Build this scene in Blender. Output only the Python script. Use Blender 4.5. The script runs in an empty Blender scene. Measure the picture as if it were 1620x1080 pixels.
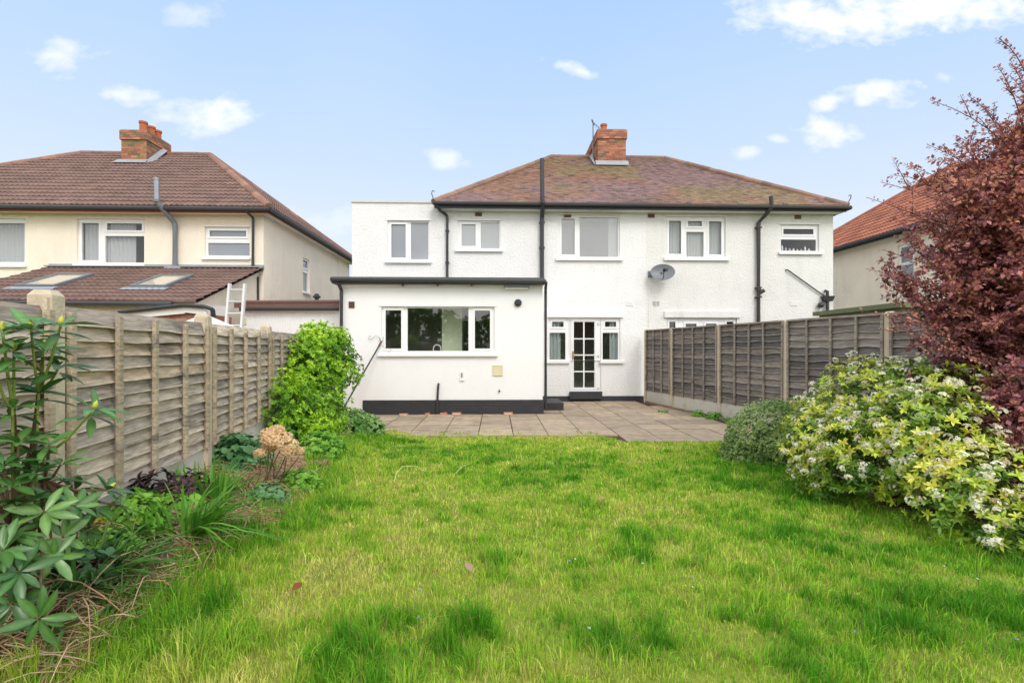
import bpy, math, random
import numpy as np
from mathutils import Vector, Matrix
R = math.radians
rng = np.random.default_rng(7)
random.seed(7)
scene = bpy.context.scene
COL = scene.collection

def s(r, g, b, k=1.0):
    f = lambda c: ((c/255.0)/12.92 if c/255.0 <= 0.04045 else ((c/255.0+0.055)/1.055)**2.4)*k
    return (f(r), f(g), f(b))

# ------------------------------------------------------------------ camera
CAMZ, FOC = 1.58, 780.0
cam = bpy.data.cameras.new('camera'); cam_o = bpy.data.objects.new('camera', cam); COL.objects.link(cam_o)
cam_o.location = (0, 0, CAMZ); cam_o.rotation_euler = (R(90), 0, 0)
cam.sensor_fit = 'HORIZONTAL'; cam.sensor_width = 36; cam.lens = 36*FOC/1620; cam.shift_y = 10/1620
cam.clip_start = 0.05; cam.clip_end = 3000
scene.camera = cam_o

# ------------------------------------------------------------------ light
sun_dir = Vector((0.34, -0.80, 0.84)).normalized()
sun = bpy.data.lights.new('sun', 'SUN'); sun.energy = 1.0; sun.angle = R(24); sun.color = (1.0, 0.96, 0.90)
sun_o = bpy.data.objects.new('sun', sun); COL.objects.link(sun_o)
sun_o.rotation_euler = (-sun_dir).to_track_quat('-Z', 'Y').to_euler()
sun_o.location = (20, -40, 40)
scene.view_settings.view_transform = 'Standard'; scene.view_settings.look = 'None'
scene.view_settings.gamma = 1; scene.view_settings.exposure = 0.80
scene.cycles.max_bounces = 8; scene.cycles.transparent_max_bounces = 12
scene.cycles.caustics_reflective = False; scene.cycles.caustics_refractive = False

world = bpy.data.worlds.new('World'); scene.world = world; world.use_nodes = True
nt = world.node_tree; nt.nodes.clear()
def N(t, **kw):
    n = nt.nodes.new(t)
    for k, v in kw.items():
        setattr(n, k, v)
    return n
def L(a, b): nt.links.new(a, b)
def math_n(op, a, b=None, c=None, clamp=False):
    n = N('ShaderNodeMath', operation=op); n.use_clamp = clamp
    for i, x in enumerate((a, b, c)):
        if x is None: continue
        if isinstance(x, (int, float)): n.inputs[i].default_value = x
        else: L(x, n.inputs[i])
    return n.outputs[0]
def mixc(f, a, b):
    n = N('ShaderNodeMix', data_type='RGBA')
    for i, x in ((0, f), (6, a), (7, b)):
        if isinstance(x, (int, float)): n.inputs[i].default_value = x
        elif isinstance(x, tuple): n.inputs[i].default_value = (*x, 1)
        else: L(x, n.inputs[i])
    return n.outputs[2]
out = N('ShaderNodeOutputWorld'); bg = N('ShaderNodeBackground'); L(bg.outputs[0], out.inputs[0])
bg.inputs[1].default_value = 0.11
sky = N('ShaderNodeTexSky', sky_type='NISHITA'); sky.sun_disc = False
sky.sun_elevation = math.asin(sun_dir.z); sky.sun_rotation = math.atan2(sun_dir.x, sun_dir.y)
tc = N('ShaderNodeTexCoord'); sep = N('ShaderNodeSeparateXYZ'); L(tc.outputs['Generated'], sep.inputs[0])
elev = math_n('MAXIMUM', sep.outputs[2], 0.0)
ramp = N('ShaderNodeValToRGB'); L(elev, ramp.inputs[0])
SKK = 6.8
e = ramp.color_ramp.elements
e[0].position = 0.0; e[0].color = (*s(238, 241, 250), 1)
e[1].position = 0.98; e[1].color = (*s(150, 195, 250), 1)
for p, c in ((0.20, s(226, 236, 252)), (0.33, s(208, 228, 254)), (0.46, s(192, 220, 255)), (0.57, s(178, 212, 255))):
    q = e.new(p); q.color = (*c, 1)
rs = N('ShaderNodeVectorMath', operation='SCALE'); L(ramp.outputs[0], rs.inputs[0]); rs.inputs['Scale'].default_value = SKK*0.82
base_sky = mixc(0.9, sky.outputs[0], rs.outputs[0])
# direction on the plane facing +Y, used to seat each small cloud in the sky
yy = math_n('MAXIMUM', sep.outputs[1], 0.02)
px = math_n('DIVIDE', sep.outputs[0], yy); pz = math_n('DIVIDE', sep.outputs[2], yy)
nz = N('ShaderNodeTexNoise'); nz.inputs['Scale'].default_value = 9; nz.inputs['Detail'].default_value = 6
comb = N('ShaderNodeCombineXYZ'); L(px, comb.inputs[0]); L(math_n('MULTIPLY', pz, 1.6), comb.inputs[1]); L(comb.outputs[0], nz.inputs['Vector'])
nz2 = N('ShaderNodeTexNoise'); nz2.inputs['Scale'].default_value = 30; nz2.inputs['Detail'].default_value = 5; L(comb.outputs[0], nz2.inputs['Vector'])
nn = math_n('ADD', math_n('MULTIPLY', math_n('SUBTRACT', nz.outputs[0], 0.5), 2.6), math_n('MULTIPLY', math_n('SUBTRACT', nz2.outputs[0], 0.5), 1.3))
CL = [(100,90,62,30,.1,.75),(198,152,46,16,-.05,.75),(338,177,80,34,.08,.95),(700,253,42,18,-.05,.7),(925,116,52,13,-.35,.85),
      (1385,150,72,24,.05,1.1),(1306,163,24,13,0,.9),(1318,211,58,24,-.05,1.0),(1178,240,22,11,0,.6),(1232,219,26,9,-.1,.6),
      (1300,32,150,42,-.1,1.1),(1490,8,260,42,0,1.15),(1495,123,22,9,-.2,.55),(300,20,44,20,0,.45),(1262,12,90,40,-.2,1.0),(545,350,150,30,0,.35)]
acc = None
for (x, y, rx, ry, rot, st) in CL:
    cx, cz = (x-810)/FOC, (550-y)/FOC
    dx = math_n('SUBTRACT', px, cx); dz = math_n('SUBTRACT', pz, cz)
    c_, s_ = math.cos(rot), -math.sin(rot)
    a = math_n('ADD', math_n('MULTIPLY', dx, c_*FOC/rx), math_n('MULTIPLY', dz, -s_*FOC/rx))
    b = math_n('ADD', math_n('MULTIPLY', dx, s_*FOC/ry), math_n('MULTIPLY', dz, c_*FOC/ry))
    d = math_n('SQRT', math_n('ADD', math_n('MULTIPLY', a, a), math_n('MULTIPLY', b, b)))
    v = math_n('SUBTRACT', math_n('ADD', 1.0, math_n('MULTIPLY', nn, 1.1)), d)
    v = math_n('MULTIPLY', math_n('SMOOTH_MIN', math_n('MULTIPLY', v, 1.05, clamp=True), 1.0, 0.2), st)
    acc = v if acc is None else math_n('MAXIMUM', acc, v)
front = math_n('MULTIPLY', acc, math_n('GREATER_THAN', sep.outputs[1], 0.1), clamp=True)
# thin high cloud everywhere (also behind the camera, which the windows mirror)
nz3 = N('ShaderNodeTexNoise'); nz3.inputs['Scale'].default_value = 2.2; nz3.inputs['Detail'].default_value = 4; L(tc.outputs['Generated'], nz3.inputs['Vector'])
veil = math_n('MULTIPLY', math_n('SUBTRACT', nz3.outputs[0], 0.42), 1.1, clamp=True)
c1 = mixc(math_n('MULTIPLY', veil, 0.35), base_sky, tuple(SKK*.86*x for x in s(228, 236, 250)))
behind = math_n('MULTIPLY', math_n('SUBTRACT', 0.55, sep.outputs[1]), 1.5, clamp=True)  # brighter cloud out of view behind and beside the camera, added as fill light
nz4 = N('ShaderNodeTexNoise'); nz4.inputs['Scale'].default_value = 3.4; nz4.inputs['Detail'].default_value = 5; L(tc.outputs['Generated'], nz4.inputs['Vector'])
fill_cloud = mixc(math_n('MULTIPLY', math_n('SUBTRACT', nz4.outputs[0], 0.36), 3.4, clamp=True), tuple(SKK*0.85*x for x in s(226, 232, 242)), tuple(SKK*1.95*x for x in s(255, 251, 245)))
c1 = mixc(math_n('MULTIPLY', behind, 0.92), c1, fill_cloud)
c2 = mixc(math_n('MULTIPLY', front, 0.85), c1, tuple(SKK*.92*x for x in s(248, 249, 255)))
L(c2, bg.inputs[0])

# ------------------------------------------------------------------ materials
def mat(name, col=(.5,.5,.5), rough=.7, var=0.0, vscale=3.0, bump=0.0, bscale=60.0, attr=False, stretch=(1,1,1), metal=0.0, spec=.5,
        trans=0.0, streak=0.0, col2=None, c2scale=1.5, c2th=.55, bdist=.01):
    m = bpy.data.materials.new(name); m.use_nodes = True
    t = m.node_tree; t.nodes.clear()
    def n(tp, **kw):
        x = t.nodes.new(tp)
        for k, v in kw.items(): setattr(x, k, v)
        return x
    o = n('ShaderNodeOutputMaterial'); p = n('ShaderNodeBsdfPrincipled')
    p.inputs['Roughness'].default_value = rough; p.inputs['Metallic'].default_value = metal
    p.inputs['Specular IOR Level'].default_value = spec
    tc = n('ShaderNodeTexCoord'); mp = n('ShaderNodeMapping'); t.links.new(tc.outputs['Object'], mp.inputs[0]); mp.inputs['Scale'].default_value = stretch
    if attr:
        a = n('ShaderNodeAttribute'); a.attribute_name = 'Col'; c = a.outputs['Color']
    else:
        a = n('ShaderNodeRGB'); a.outputs[0].default_value = (*col, 1); c = a.outputs[0]
    def mix(f, A, B, mode='MIX'):
        x = n('ShaderNodeMix', data_type='RGBA', blend_type=mode)
        for i, q in ((0, f), (6, A), (7, B)):
            if isinstance(q, float): x.inputs[i].default_value = q
            elif isinstance(q, tuple): x.inputs[i].default_value = (*q, 1)
            else: t.links.new(q, x.inputs[i])
        return x.outputs[2]
    if col2:
        ns = n('ShaderNodeTexNoise'); ns.inputs['Scale'].default_value = c2scale; ns.inputs['Detail'].default_value = 8; ns.inputs['Roughness'].default_value = .65
        t.links.new(mp.outputs[0], ns.inputs['Vector'])
        mr = n('ShaderNodeMapRange'); t.links.new(ns.outputs[0], mr.inputs[0]); mr.inputs[1].default_value = c2th; mr.inputs[2].default_value = c2th+.2
        c = mix(mr.outputs[0], c, col2)
    if var > 0:
        ns = n('ShaderNodeTexNoise'); ns.inputs['Scale'].default_value = vscale; ns.inputs['Detail'].default_value = 7; ns.inputs['Roughness'].default_value = .6
        t.links.new(mp.outputs[0], ns.inputs['Vector'])
        mr = n('ShaderNodeMapRange'); t.links.new(ns.outputs[0], mr.inputs[0])
        mr.inputs[1].default_value = .25; mr.inputs[2].default_value = .75; mr.inputs[3].default_value = 1-var; mr.inputs[4].default_value = 1+var
        cb = n('ShaderNodeCombineColor')
        for i in range(3): t.links.new(mr.outputs[0], cb.inputs[i])
        c = mix(1.0, c, cb.outputs[0], 'MULTIPLY')
    if streak > 0:
        m3 = n('ShaderNodeMapping'); m3.inputs['Scale'].default_value = (2.6, 2.6, .5); t.links.new(tc.outputs['Object'], m3.inputs[0])
        ns = n('ShaderNodeTexNoise'); ns.inputs['Scale'].default_value = 1.3; ns.inputs['Detail'].default_value = 9; ns.inputs['Roughness'].default_value = .62; t.links.new(m3.outputs[0], ns.inputs['Vector'])
        mr = n('ShaderNodeMapRange'); t.links.new(ns.outputs[0], mr.inputs[0]); mr.inputs[1].default_value = .52; mr.inputs[2].default_value = .78; mr.inputs[3].default_value = 1.0; mr.inputs[4].default_value = 1-streak
        cb = n('ShaderNodeCombineColor')
        for i in range(3): t.links.new(mr.outputs[0], cb.inputs[i])
        c = mix(1.0, c, cb.outputs[0], 'MULTIPLY')
    t.links.new(c, p.inputs['Base Color'])
    if bump > 0:
        ns = n('ShaderNodeTexNoise'); ns.inputs['Scale'].default_value = bscale; ns.inputs['Detail'].default_value = 4
        t.links.new(mp.outputs[0], ns.inputs['Vector'])
        b = n('ShaderNodeBump'); b.inputs['Strength'].default_value = bump; b.inputs['Distance'].default_value = bdist
        t.links.new(ns.outputs[0], b.inputs['Height']); t.links.new(b.outputs[0], p.inputs['Normal'])
    if trans > 0:
        tr = n('ShaderNodeBsdfTranslucent'); t.links.new(c, tr.inputs[0])
        ms = n('ShaderNodeMixShader'); ms.inputs[0].default_value = trans
        t.links.new(p.outputs[0], ms.inputs[1]); t.links.new(tr.outputs[0], ms.inputs[2]); t.links.new(ms.outputs[0], o.inputs[0])
    else:
        t.links.new(p.outputs[0], o.inputs[0])
    return m

def glass_mat(name, ior, frost_or_sheen=0.0, fcol=(.5,.52,.55), tint=(.9,.93,.92)):
    m = bpy.data.materials.new(name); m.use_nodes = True; t = m.node_tree; t.nodes.clear()
    o = t.nodes.new('ShaderNodeOutputMaterial'); g = t.nodes.new('ShaderNodeBsdfGlossy'); g.inputs['Roughness'].default_value = .02
    tr = t.nodes.new('ShaderNodeBsdfTransparent'); tr.inputs[0].default_value = (*tint, 1)
    df = t.nodes.new('ShaderNodeBsdfDiffuse'); df.inputs[0].default_value = (*fcol, 1)
    m1 = t.nodes.new('ShaderNodeMixShader'); m1.inputs[0].default_value = frost_or_sheen
    t.links.new(tr.outputs[0], m1.inputs[1]); t.links.new(df.outputs[0], m1.inputs[2])
    fr = t.nodes.new('ShaderNodeFresnel'); ge = t.nodes.new('ShaderNodeNewGeometry'); mx = t.nodes.new('ShaderNodeMix')
    mx.inputs[2].default_value = ior; mx.inputs[3].default_value = 1/ior; t.links.new(ge.outputs['Backfacing'], mx.inputs[0]); t.links.new(mx.outputs[0], fr.inputs[0])
    m2 = t.nodes.new('ShaderNodeMixShader'); t.links.new(fr.outputs[0], m2.inputs[0])
    t.links.new(m1.outputs[0], m2.inputs[1]); t.links.new(g.outputs[0], m2.inputs[2]); t.links.new(m2.outputs[0], o.inputs[0])
    return m

M = {}
M['white_render'] = mat('white_render', s(232,232,232), .85, .05, 1.3, .55, 17, bdist=.03, streak=.05, col2=s(216,214,210), c2scale=.9, c2th=.58)
M['aged_render'] = mat('aged_render', s(226,225,222), .85, .06, 1.3, .55, 17, bdist=.03, streak=.10, col2=s(205,203,198), c2scale=1.1, c2th=.60)
M['smooth_white'] = mat('smooth_white', s(238,238,238), .75, .035, .8, .15, 8, bdist=.02, streak=.035)
M['cream_render'] = mat('cream_render', s(243,231,213), .85, .06, .9, .45, 22, bdist=.03, streak=.10, col2=s(222,209,192), c2scale=.7, c2th=.58)
M['pvc'] = mat('pvc', s(240,240,240), .35, .02, 2)
M['pvc_cream'] = mat('pvc_cream', s(236,234,228), .5, .03, 2)
M['fascia_white'] = mat('fascia_white', s(228,226,220), .6, .06, 2)
M['black_plastic'] = mat('black_plastic', s(52,53,57), .45, .15, 4)
M['black_paint'] = mat('black_paint', s(50,51,55), .6, .22, 5, .3, 30)
M['gutter_rust'] = mat('gutter_rust', s(62,58,57), .6, .2, 5, .2, 30, col2=s(150,105,70), c2scale=3.2, c2th=.62)
M['red_fascia'] = mat('red_fascia', s(150,85,66), .8, .15, 3, col2=s(80,80,85), c2scale=1, c2th=.66)
M['brown_fascia'] = mat('brown_fascia', s(104,78,70), .6, .12, 3)
M['felt'] = mat('felt', s(95,95,97), .9, .15, 4, .3, 40)
M['lead'] = mat('lead', s(150,155,162), .5, .12, 5, .3, 20)
M['grey_metal'] = mat('grey_metal', s(112,117,122), .45, .08, 4)
M['light_metal'] = mat('light_metal', s(206,206,204), .4, .05, 4)
M['steel'] = mat('steel', s(150,155,160), .35, .08, 4, metal=.7)
M['chrome'] = mat('chrome', s(200,200,200), .15, 0, 4, metal=1)
M['brass'] = mat('brass', s(190,150,70), .3, 0, 4, metal=.8)
M['attr_tile'] = mat('attr_tile', rough=.85, attr=True, var=.16, vscale=9, bump=.35, bscale=35)
M['attr_brick'] = mat('attr_brick', rough=.9, attr=True, var=.18, vscale=14, bump=.5, bscale=50)
M['attr_wood'] = mat('attr_wood', rough=.9, attr=True, var=.46, vscale=3.6, bump=.6, bscale=7, stretch=(1.6,9,14), spec=.2, col2=s(104,98,94), c2scale=.75, c2th=.50)
M['concrete'] = mat('concrete', s(204,190,166), .95, .16, 14, .5, 60, col2=s(178,164,122), c2scale=5, c2th=.62)
M['pale_concrete'] = mat('pale_concrete', s(204,200,190), .95, .10, 4, .3, 30, col2=s(165,158,140), c2scale=2.5, c2th=.58)
M['attr_slab'] = mat('attr_slab', rough=.9, attr=True, var=.26, vscale=4.5, bump=.5, bscale=14, col2=s(116,104,92), c2scale=1.8, c2th=.55)
M['soil'] = mat('soil', rough=1.0, attr=True, var=.25, vscale=9, bump=.8, bscale=30, spec=.1)
M['leaf'] = mat('leaf', rough=.5, attr=True, trans=.28, spec=.35)
M['leaf_glossy'] = mat('leaf_glossy', rough=.34, attr=True, trans=.16, spec=.6, var=.18, vscale=45)
M['petal'] = mat('petal', rough=.8, attr=True, trans=.42, spec=.1)
M['grass'] = mat('grass', rough=.55, attr=True, trans=.5, spec=.3)
M['straw'] = mat('straw', rough=.8, attr=True, spec=.2)
M['bark'] = mat('bark', s(92,72,58), .9, .25, 12, .4, 50)
M['red_bark'] = mat('red_bark', s(92,62,50), .8, .2, 12)
M['curtain'] = mat('curtain', s(205,214,214), .95, .04, 3, trans=.35)
M['net'] = mat('net', s(232,232,236), .95, .03, 3, trans=.4)
M['blind'] = mat('blind', s(218,218,218), .9, .03, 3, trans=.3)
M['inner_wall'] = mat('inner_wall', s(214,222,190), .9, .03, 2)
M['inner_dark'] = mat('inner_dark', s(158,158,150), .9, .08, 2)
M['canvas'] = mat('canvas', s(240,240,238), .8, .03, 2, trans=.2)
M['beige'] = mat('beige', s(218,208,170), .6, .04, 6)
M['brown_vent'] = mat('brown_vent', s(98,68,58), .6, .08, 6)
M['terracotta'] = mat('terracotta', s(182,102,68), .85, .12, 8, .2, 40)
M['cladding'] = mat('cladding', s(238,238,238), .5, .02, 2)
M['moss_wood'] = mat('moss_wood', s(108,116,84), .9, .2, 8)
M['glass'] = glass_mat('glass', 1.85)
M['glass_dark'] = glass_mat('glass_dark', 1.95)
M['glass_upper'] = glass_mat('glass_upper', 2.5, .30, s(196,202,206))  # clear pane: pale grey mixed into the glass stands for reflected sky
M['glass_frosted'] = glass_mat('glass_frosted', 2.3, .7, s(160,166,174))
M['glass_sky'] = glass_mat('glass_sky', 1.8, .75, s(218,208,186))

# ------------------------------------------------------------------ mesh helpers
class MB:
    def __init__(self): self.v, self.f, self.c = [], [], []
    def vert(self, p, c=None): self.v.append(tuple(p)); self.c.append(c if c is not None else (.5,.5,.5)); return len(self.v)-1
    def poly(self, pts, c=None):
        i = [self.vert(p, c) for p in pts]; self.f.append(tuple(i))
    def box(self, x0, x1, y0, y1, z0, z1, c=None):
        if x0 > x1: x0, x1 = x1, x0
        if y0 > y1: y0, y1 = y1, y0
        if z0 > z1: z0, z1 = z1, z0
        P = [(x0,y0,z0),(x1,y0,z0),(x1,y1,z0),(x0,y1,z0),(x0,y0,z1),(x1,y0,z1),(x1,y1,z1),(x0,y1,z1)]
        b = [self.vert(p, c) for p in P]
        for q in ((3,2,1,0),(4,5,6,7),(0,1,5,4),(1,2,6,5),(2,3,7,6),(3,0,4,7)): self.f.append(tuple(b[k] for k in q))
    def tube(self, pts, r0, r1=None, n=8, c=None, cap=True):
        pts = [Vector(p) for p in pts]; r1 = r0 if r1 is None else r1
        rings = []; ref = Vector((0.13, 0.21, 1))
        for i, p in enumerate(pts):
            d = (pts[min(i+1, len(pts)-1)] - pts[max(i-1, 0)])
            if d.length < 1e-9: d = Vector((0,0,1))
            d.normalize()
            rf = ref if abs(d.dot(ref.normalized())) < .97 else Vector((1,0.1,0))
            x = d.cross(rf).normalized(); y = d.cross(x)
            r = r0 + (r1-r0)*i/max(1, len(pts)-1)
            rings.append([self.vert(p + x*(r*math.cos(2*math.pi*k/n)) + y*(r*math.sin(2*math.pi*k/n)), c) for k in range(n)])
        for a, b in zip(rings, rings[1:]):
            for k in range(n): self.f.append((a[k], a[(k+1)%n], b[(k+1)%n], b[k]))
        if cap:
            self.f.append(tuple(reversed(rings[0]))); self.f.append(tuple(rings[-1]))
    def lathe(self, prof, cx, cy, n=14, c=None):
        rings = [[self.vert((cx+r*math.cos(2*math.pi*k/n), cy+r*math.sin(2*math.pi*k/n), z), c) for k in range(n)] for r, z in prof]
        for a, b in zip(rings, rings[1:]):
            for k in range(n): self.f.append((a[k], a[(k+1)%n], b[(k+1)%n], b[k]))
        self.f.append(tuple(rings[-1]))
    def map(self, fn): self.v = [tuple(fn(*p)) for p in self.v]; return self

def link(name, me, m, parent=None):
    o = bpy.data.objects.new(name, me); COL.objects.link(o)
    if m is not None: me.materials.append(m)
    if parent is not None: o.parent = parent
    return o
def build(name, mb, m, parent=None, base=(0,0,0), attr=False, smooth=False):
    me = bpy.data.meshes.new(name)
    b = Vector(base)
    me.from_pydata([tuple(Vector(p)-b) for p in mb.v], [], mb.f)
    if attr:
        a = me.color_attributes.new('Col', 'FLOAT_COLOR', 'POINT')
        a.data.foreach_set('color', np.array([(*c, 1) for c in mb.c], dtype=np.float32).ravel())
    if smooth: me.polygons.foreach_set('use_smooth', [True]*len(me.polygons))
    me.update()
    return link(name, me, m, parent)
def build_np(name, V, F, C, m, parent=None, base=(0,0,0), smooth=False):
    me = bpy.data.meshes.new(name); V = np.asarray(V, np.float32) - np.asarray(base, np.float32)
    k = F.shape[1]
    me.vertices.add(len(V)); me.vertices.foreach_set('co', V.ravel())
    me.loops.add(F.size); me.loops.foreach_set('vertex_index', F.ravel().astype(np.int32))
    me.polygons.add(len(F)); me.polygons.foreach_set('loop_start', np.arange(0, F.size, k, dtype=np.int32))
    try: me.polygons.foreach_set('loop_total', np.full(len(F), k, np.int32))
    except Exception: pass
    me.update(calc_edges=True)
    a = me.color_attributes.new('Col', 'FLOAT_COLOR', 'POINT')
    a.data.foreach_set('color', np.concatenate([C, np.ones((len(C),1))], 1).astype(np.float32).ravel())
    if smooth: me.polygons.foreach_set('use_smooth', np.ones(len(F), bool))
    me.update()
    return link(name, me, m, parent)
def tag(o, label=None, cat=None, group=None, kind=None):
    if label: o['label'] = label
    if cat: o['category'] = cat
    if group: o['group'] = group
    if kind: o['kind'] = kind
    return o
def thing(name, label, cat, base=(0,0,0), rotz=0.0, group=None):
    o = bpy.data.objects.new(name, None); COL.objects.link(o); o.empty_display_size = .2
    o.location = base; o.rotation_euler = (0, 0, rotz)
    return tag(o, label, cat, group)

# ------------------------------------------------------------------ numpy noise
def _h(ix, iy, sd):
    x = np.sin(ix*127.1 + iy*311.7 + sd*74.7)*43758.5453
    return x - np.floor(x)
def vnoise(x, y, sd=0):
    ix, iy = np.floor(x), np.floor(y); fx, fy = x-ix, y-iy
    fx = fx*fx*(3-2*fx); fy = fy*fy*(3-2*fy)
    return (_h(ix,iy,sd)*(1-fx)+_h(ix+1,iy,sd)*fx)*(1-fy) + (_h(ix,iy+1,sd)*(1-fx)+_h(ix+1,iy+1,sd)*fx)*fy
def fbm(x, y, sd=0, o=4):
    t, a, w = 0, .5, 0
    for k in range(o):
        t = t + a*vnoise(x*2**k, y*2**k, sd+k*13); w += a; a *= .55
    return t/w
def smooth(x, a, b):
    t = np.clip((x-a)/(b-a), 0, 1); return t*t*(3-2*t)
def ground(X, Y):
    X = np.asarray(X, float); Y = np.asarray(Y, float)
    b = .36*np.clip((8.3-Y)/6.1, 0, 1.05)
    b = b + .25*smooth(-X, 1.5, 2.6)*(1-smooth(Y, 7, 10))
    return b - .012
def unit(a): return a/np.maximum(np.linalg.norm(a, axis=-1, keepdims=True), 1e-9)
def leaves(T, TF, P, D, U, S, C, tip=None):
    """copies of a leaf template: P base points, D along the blade, U up, S size, C colour"""
    D = unit(D); X = unit(np.cross(D, U)); Z = np.cross(X, D)
    V = P[:,None,:] + S[:,None,None]*(T[None,:,0,None]*X[:,None,:] + T[None,:,1,None]*D[:,None,:] + T[None,:,2,None]*Z[:,None,:])
    n, k = len(P), len(T)
    F = (TF[None] + (np.arange(n)*k)[:,None,None]).reshape(-1, TF.shape[1])
    CC = np.repeat(C[:,None,:], k, 1)
    if tip is not None: CC = CC*tip[None,:,None]
    return V.reshape(-1,3), F, CC.reshape(-1,3)
def cat_np(parts):
    V, F, C, o = [], [], [], 0
    for v, f, c in parts:
        V.append(v); F.append(f+o); C.append(c); o += len(v)
    return np.concatenate(V), np.concatenate(F), np.concatenate(C)
# small leaf: folded diamond; big leaf: ribbed oval
def diamond(w=.28, fold=.10, droop=.06):
    return np.array([(0,0,0),(-w,.5,fold),(0,1,-droop),(w,.5,fold),(0,.5,0)],float), np.array([(0,4,1),(4,2,1),(0,3,4),(4,3,2)])
def oval(w=.17, fold=.05, droop=.18):
    t = np.array([(0,0,0),(-w*.75,.25,fold),(0,.25,.01),(w*.75,.25,fold),(-w,.55,fold*1.1-droop*.2),(0,.55,-droop*.25),(w,.55,fold*1.1-droop*.2),
                  (-w*.6,.82,fold*.6-droop*.6),(0,.82,-droop*.62),(w*.6,.82,fold*.6-droop*.6),(0,1,-droop)], float)
    f = [(0,2,1),(0,3,2),(1,2,5),(1,5,4),(2,3,6),(2,6,5),(4,5,8),(4,8,7),(5,6,9),(5,9,8),(7,8,10),(8,9,10)]
    return t, np.array(f)
def rand_dirs(n):
    return unit(rng.normal(size=(n,3)))
def blob_points(lumps, n, lo=.8, hi=1.03, zmin=None, up=-.5):
    L_ = np.array(lumps, float); w = (L_[:,3]*L_[:,4]+L_[:,4]*L_[:,5]+L_[:,3]*L_[:,5]); w /= w.sum()
    P, Nn = [], []; tot = 0
    while tot < n:
        k = rng.choice(len(L_), size=n, p=w); d = rand_dirs(n); ok = d[:,2] > up
        r = rng.uniform(lo, hi, n)
        q = L_[k,:3] + d*L_[k,3:]*r[:,None]
        for j in range(len(L_)):
            e2 = (((q-L_[j,:3])/L_[j,3:])**2).sum(1)
            ok &= (k == j) | (e2 > lo*lo)
        if zmin is not None: ok &= q[:,2] > zmin(q[:,0], q[:,1])
        nn_ = unit(d/L_[k,3:])
        P.append(q[ok]); Nn.append(nn_[ok]); tot += ok.sum()
    return np.concatenate(P)[:n], np.concatenate(Nn)[:n]
def rosettes(T, TF, P, A, k, size, cols, spread=(.6,1.25), up=.25, jit=.15, off=0.0, tip=None):
    """k leaves round each axis A at P"""
    n = len(P); A = unit(A + np.array([0,0,up]))
    Pk = np.repeat(P, k, 0); Ak = np.repeat(A, k, 0)
    t1 = unit(np.cross(Ak, np.array([.31,.77,.2]))); t2 = np.cross(Ak, t1)
    ph = np.tile(np.arange(k)*2*math.pi/k, n) + np.repeat(rng.uniform(0,6.28,n), k) + rng.normal(0,.25,n*k)
    pol = rng.uniform(spread[0], spread[1], n*k)
    side = t1*np.cos(ph)[:,None]+t2*np.sin(ph)[:,None]
    D = Ak*np.cos(pol)[:,None] + side*np.sin(pol)[:,None] + rng.normal(0,jit,(n*k,3))
    U = Ak + rng.normal(0,.2,(n*k,3))
    S = np.repeat(size if np.ndim(size) else np.full(n,size), k)*rng.uniform(.7,1.15,n*k)
    C = np.repeat(cols, k, 0)*rng.uniform(.8,1.2,(n*k,1))
    return leaves(T, TF, Pk + side*off, D, U, S, C, tip)
def pick(pal, f):
    """f in 0..1 -> colour along the palette"""
    pal = np.array(pal); x = np.clip(f,0,1)*(len(pal)-1); i = np.minimum(x.astype(int), len(pal)-2); t = (x-i)[:,None]
    return pal[i]*(1-t)+pal[i+1]*t

# ------------------------------------------------------------------ house frame: u along the rear walls, v away from the camera
TH = math.atan(.0324); CT, ST = math.cos(TH), math.sin(TH)
def hray(x, y):
    a, b = (x-810)/FOC, (550-y)/FOC
    return CT*a+ST, -ST*a+CT, b
def hp(x, y, v):
    ru, rv, rz = hray(x, y); t = v/rv
    return t*ru, CAMZ+t*rz
def hps(x, y, u):
    ru, rv, rz = hray(x, y); t = u/ru
    return t*rv, CAMZ+t*rz
def h2w(u, v, z): return (CT*u-ST*v, ST*u+CT*v, z)
def hthing(name, label, cat, base, group=None): return thing(name, label, cat, h2w(*base), TH, group)
VM, VE = 14.4, 11.67

def grid_holes(mb, a0, a1, z0, z1, holes, d=0.0, depth=0.0, c=None):
    A = sorted({a0, a1, *[h[0] for h in holes], *[h[2] for h in holes]}); Z = sorted({z0, z1, *[h[1] for h in holes], *[h[3] for h in holes]})
    A = [a for a in A if a0 <= a <= a1]; Z = [z for z in Z if z0 <= z <= z1]
    for p, q in zip(A, A[1:]):
        for r, t in zip(Z, Z[1:]):
            m_, n_ = (p+q)/2, (r+t)/2
            if any(h[0] < m_ < h[2] and h[1] < n_ < h[3] for h in holes): continue
            mb.poly([(p,d,r),(q,d,r),(q,d,t),(p,d,t)], c)
    if depth:
        for h in holes:
            b, g = d, d+depth
            mb.poly([(h[0],b,h[1]),(h[0],g,h[1]),(h[0],g,h[3]),(h[0],b,h[3])], c); mb.poly([(h[2],b,h[1]),(h[2],b,h[3]),(h[2],g,h[3]),(h[2],g,h[1])], c)
            mb.poly([(h[0],b,h[3]),(h[2],b,h[3]),(h[2],g,h[3]),(h[0],g,h[3])], c); mb.poly([(h[0],b,h[1]),(h[0],g,h[1]),(h[2],g,h[1]),(h[2],b,h[1])], c)
def ring(mb, r, w, d0, d1):
    a0, z0, a1, z1 = r
    mb.box(a0, a1, d0, d1, z1-w, z1); mb.box(a0, a1, d0, d1, z0, z0+w)
    mb.box(a0, a0+w, d0, d1, z0+w, z1-w); mb.box(a1-w, a1, d0, d1, z0+w, z1-w)
def front(v): return lambda a, d, z: (a, v+d, z)
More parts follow.
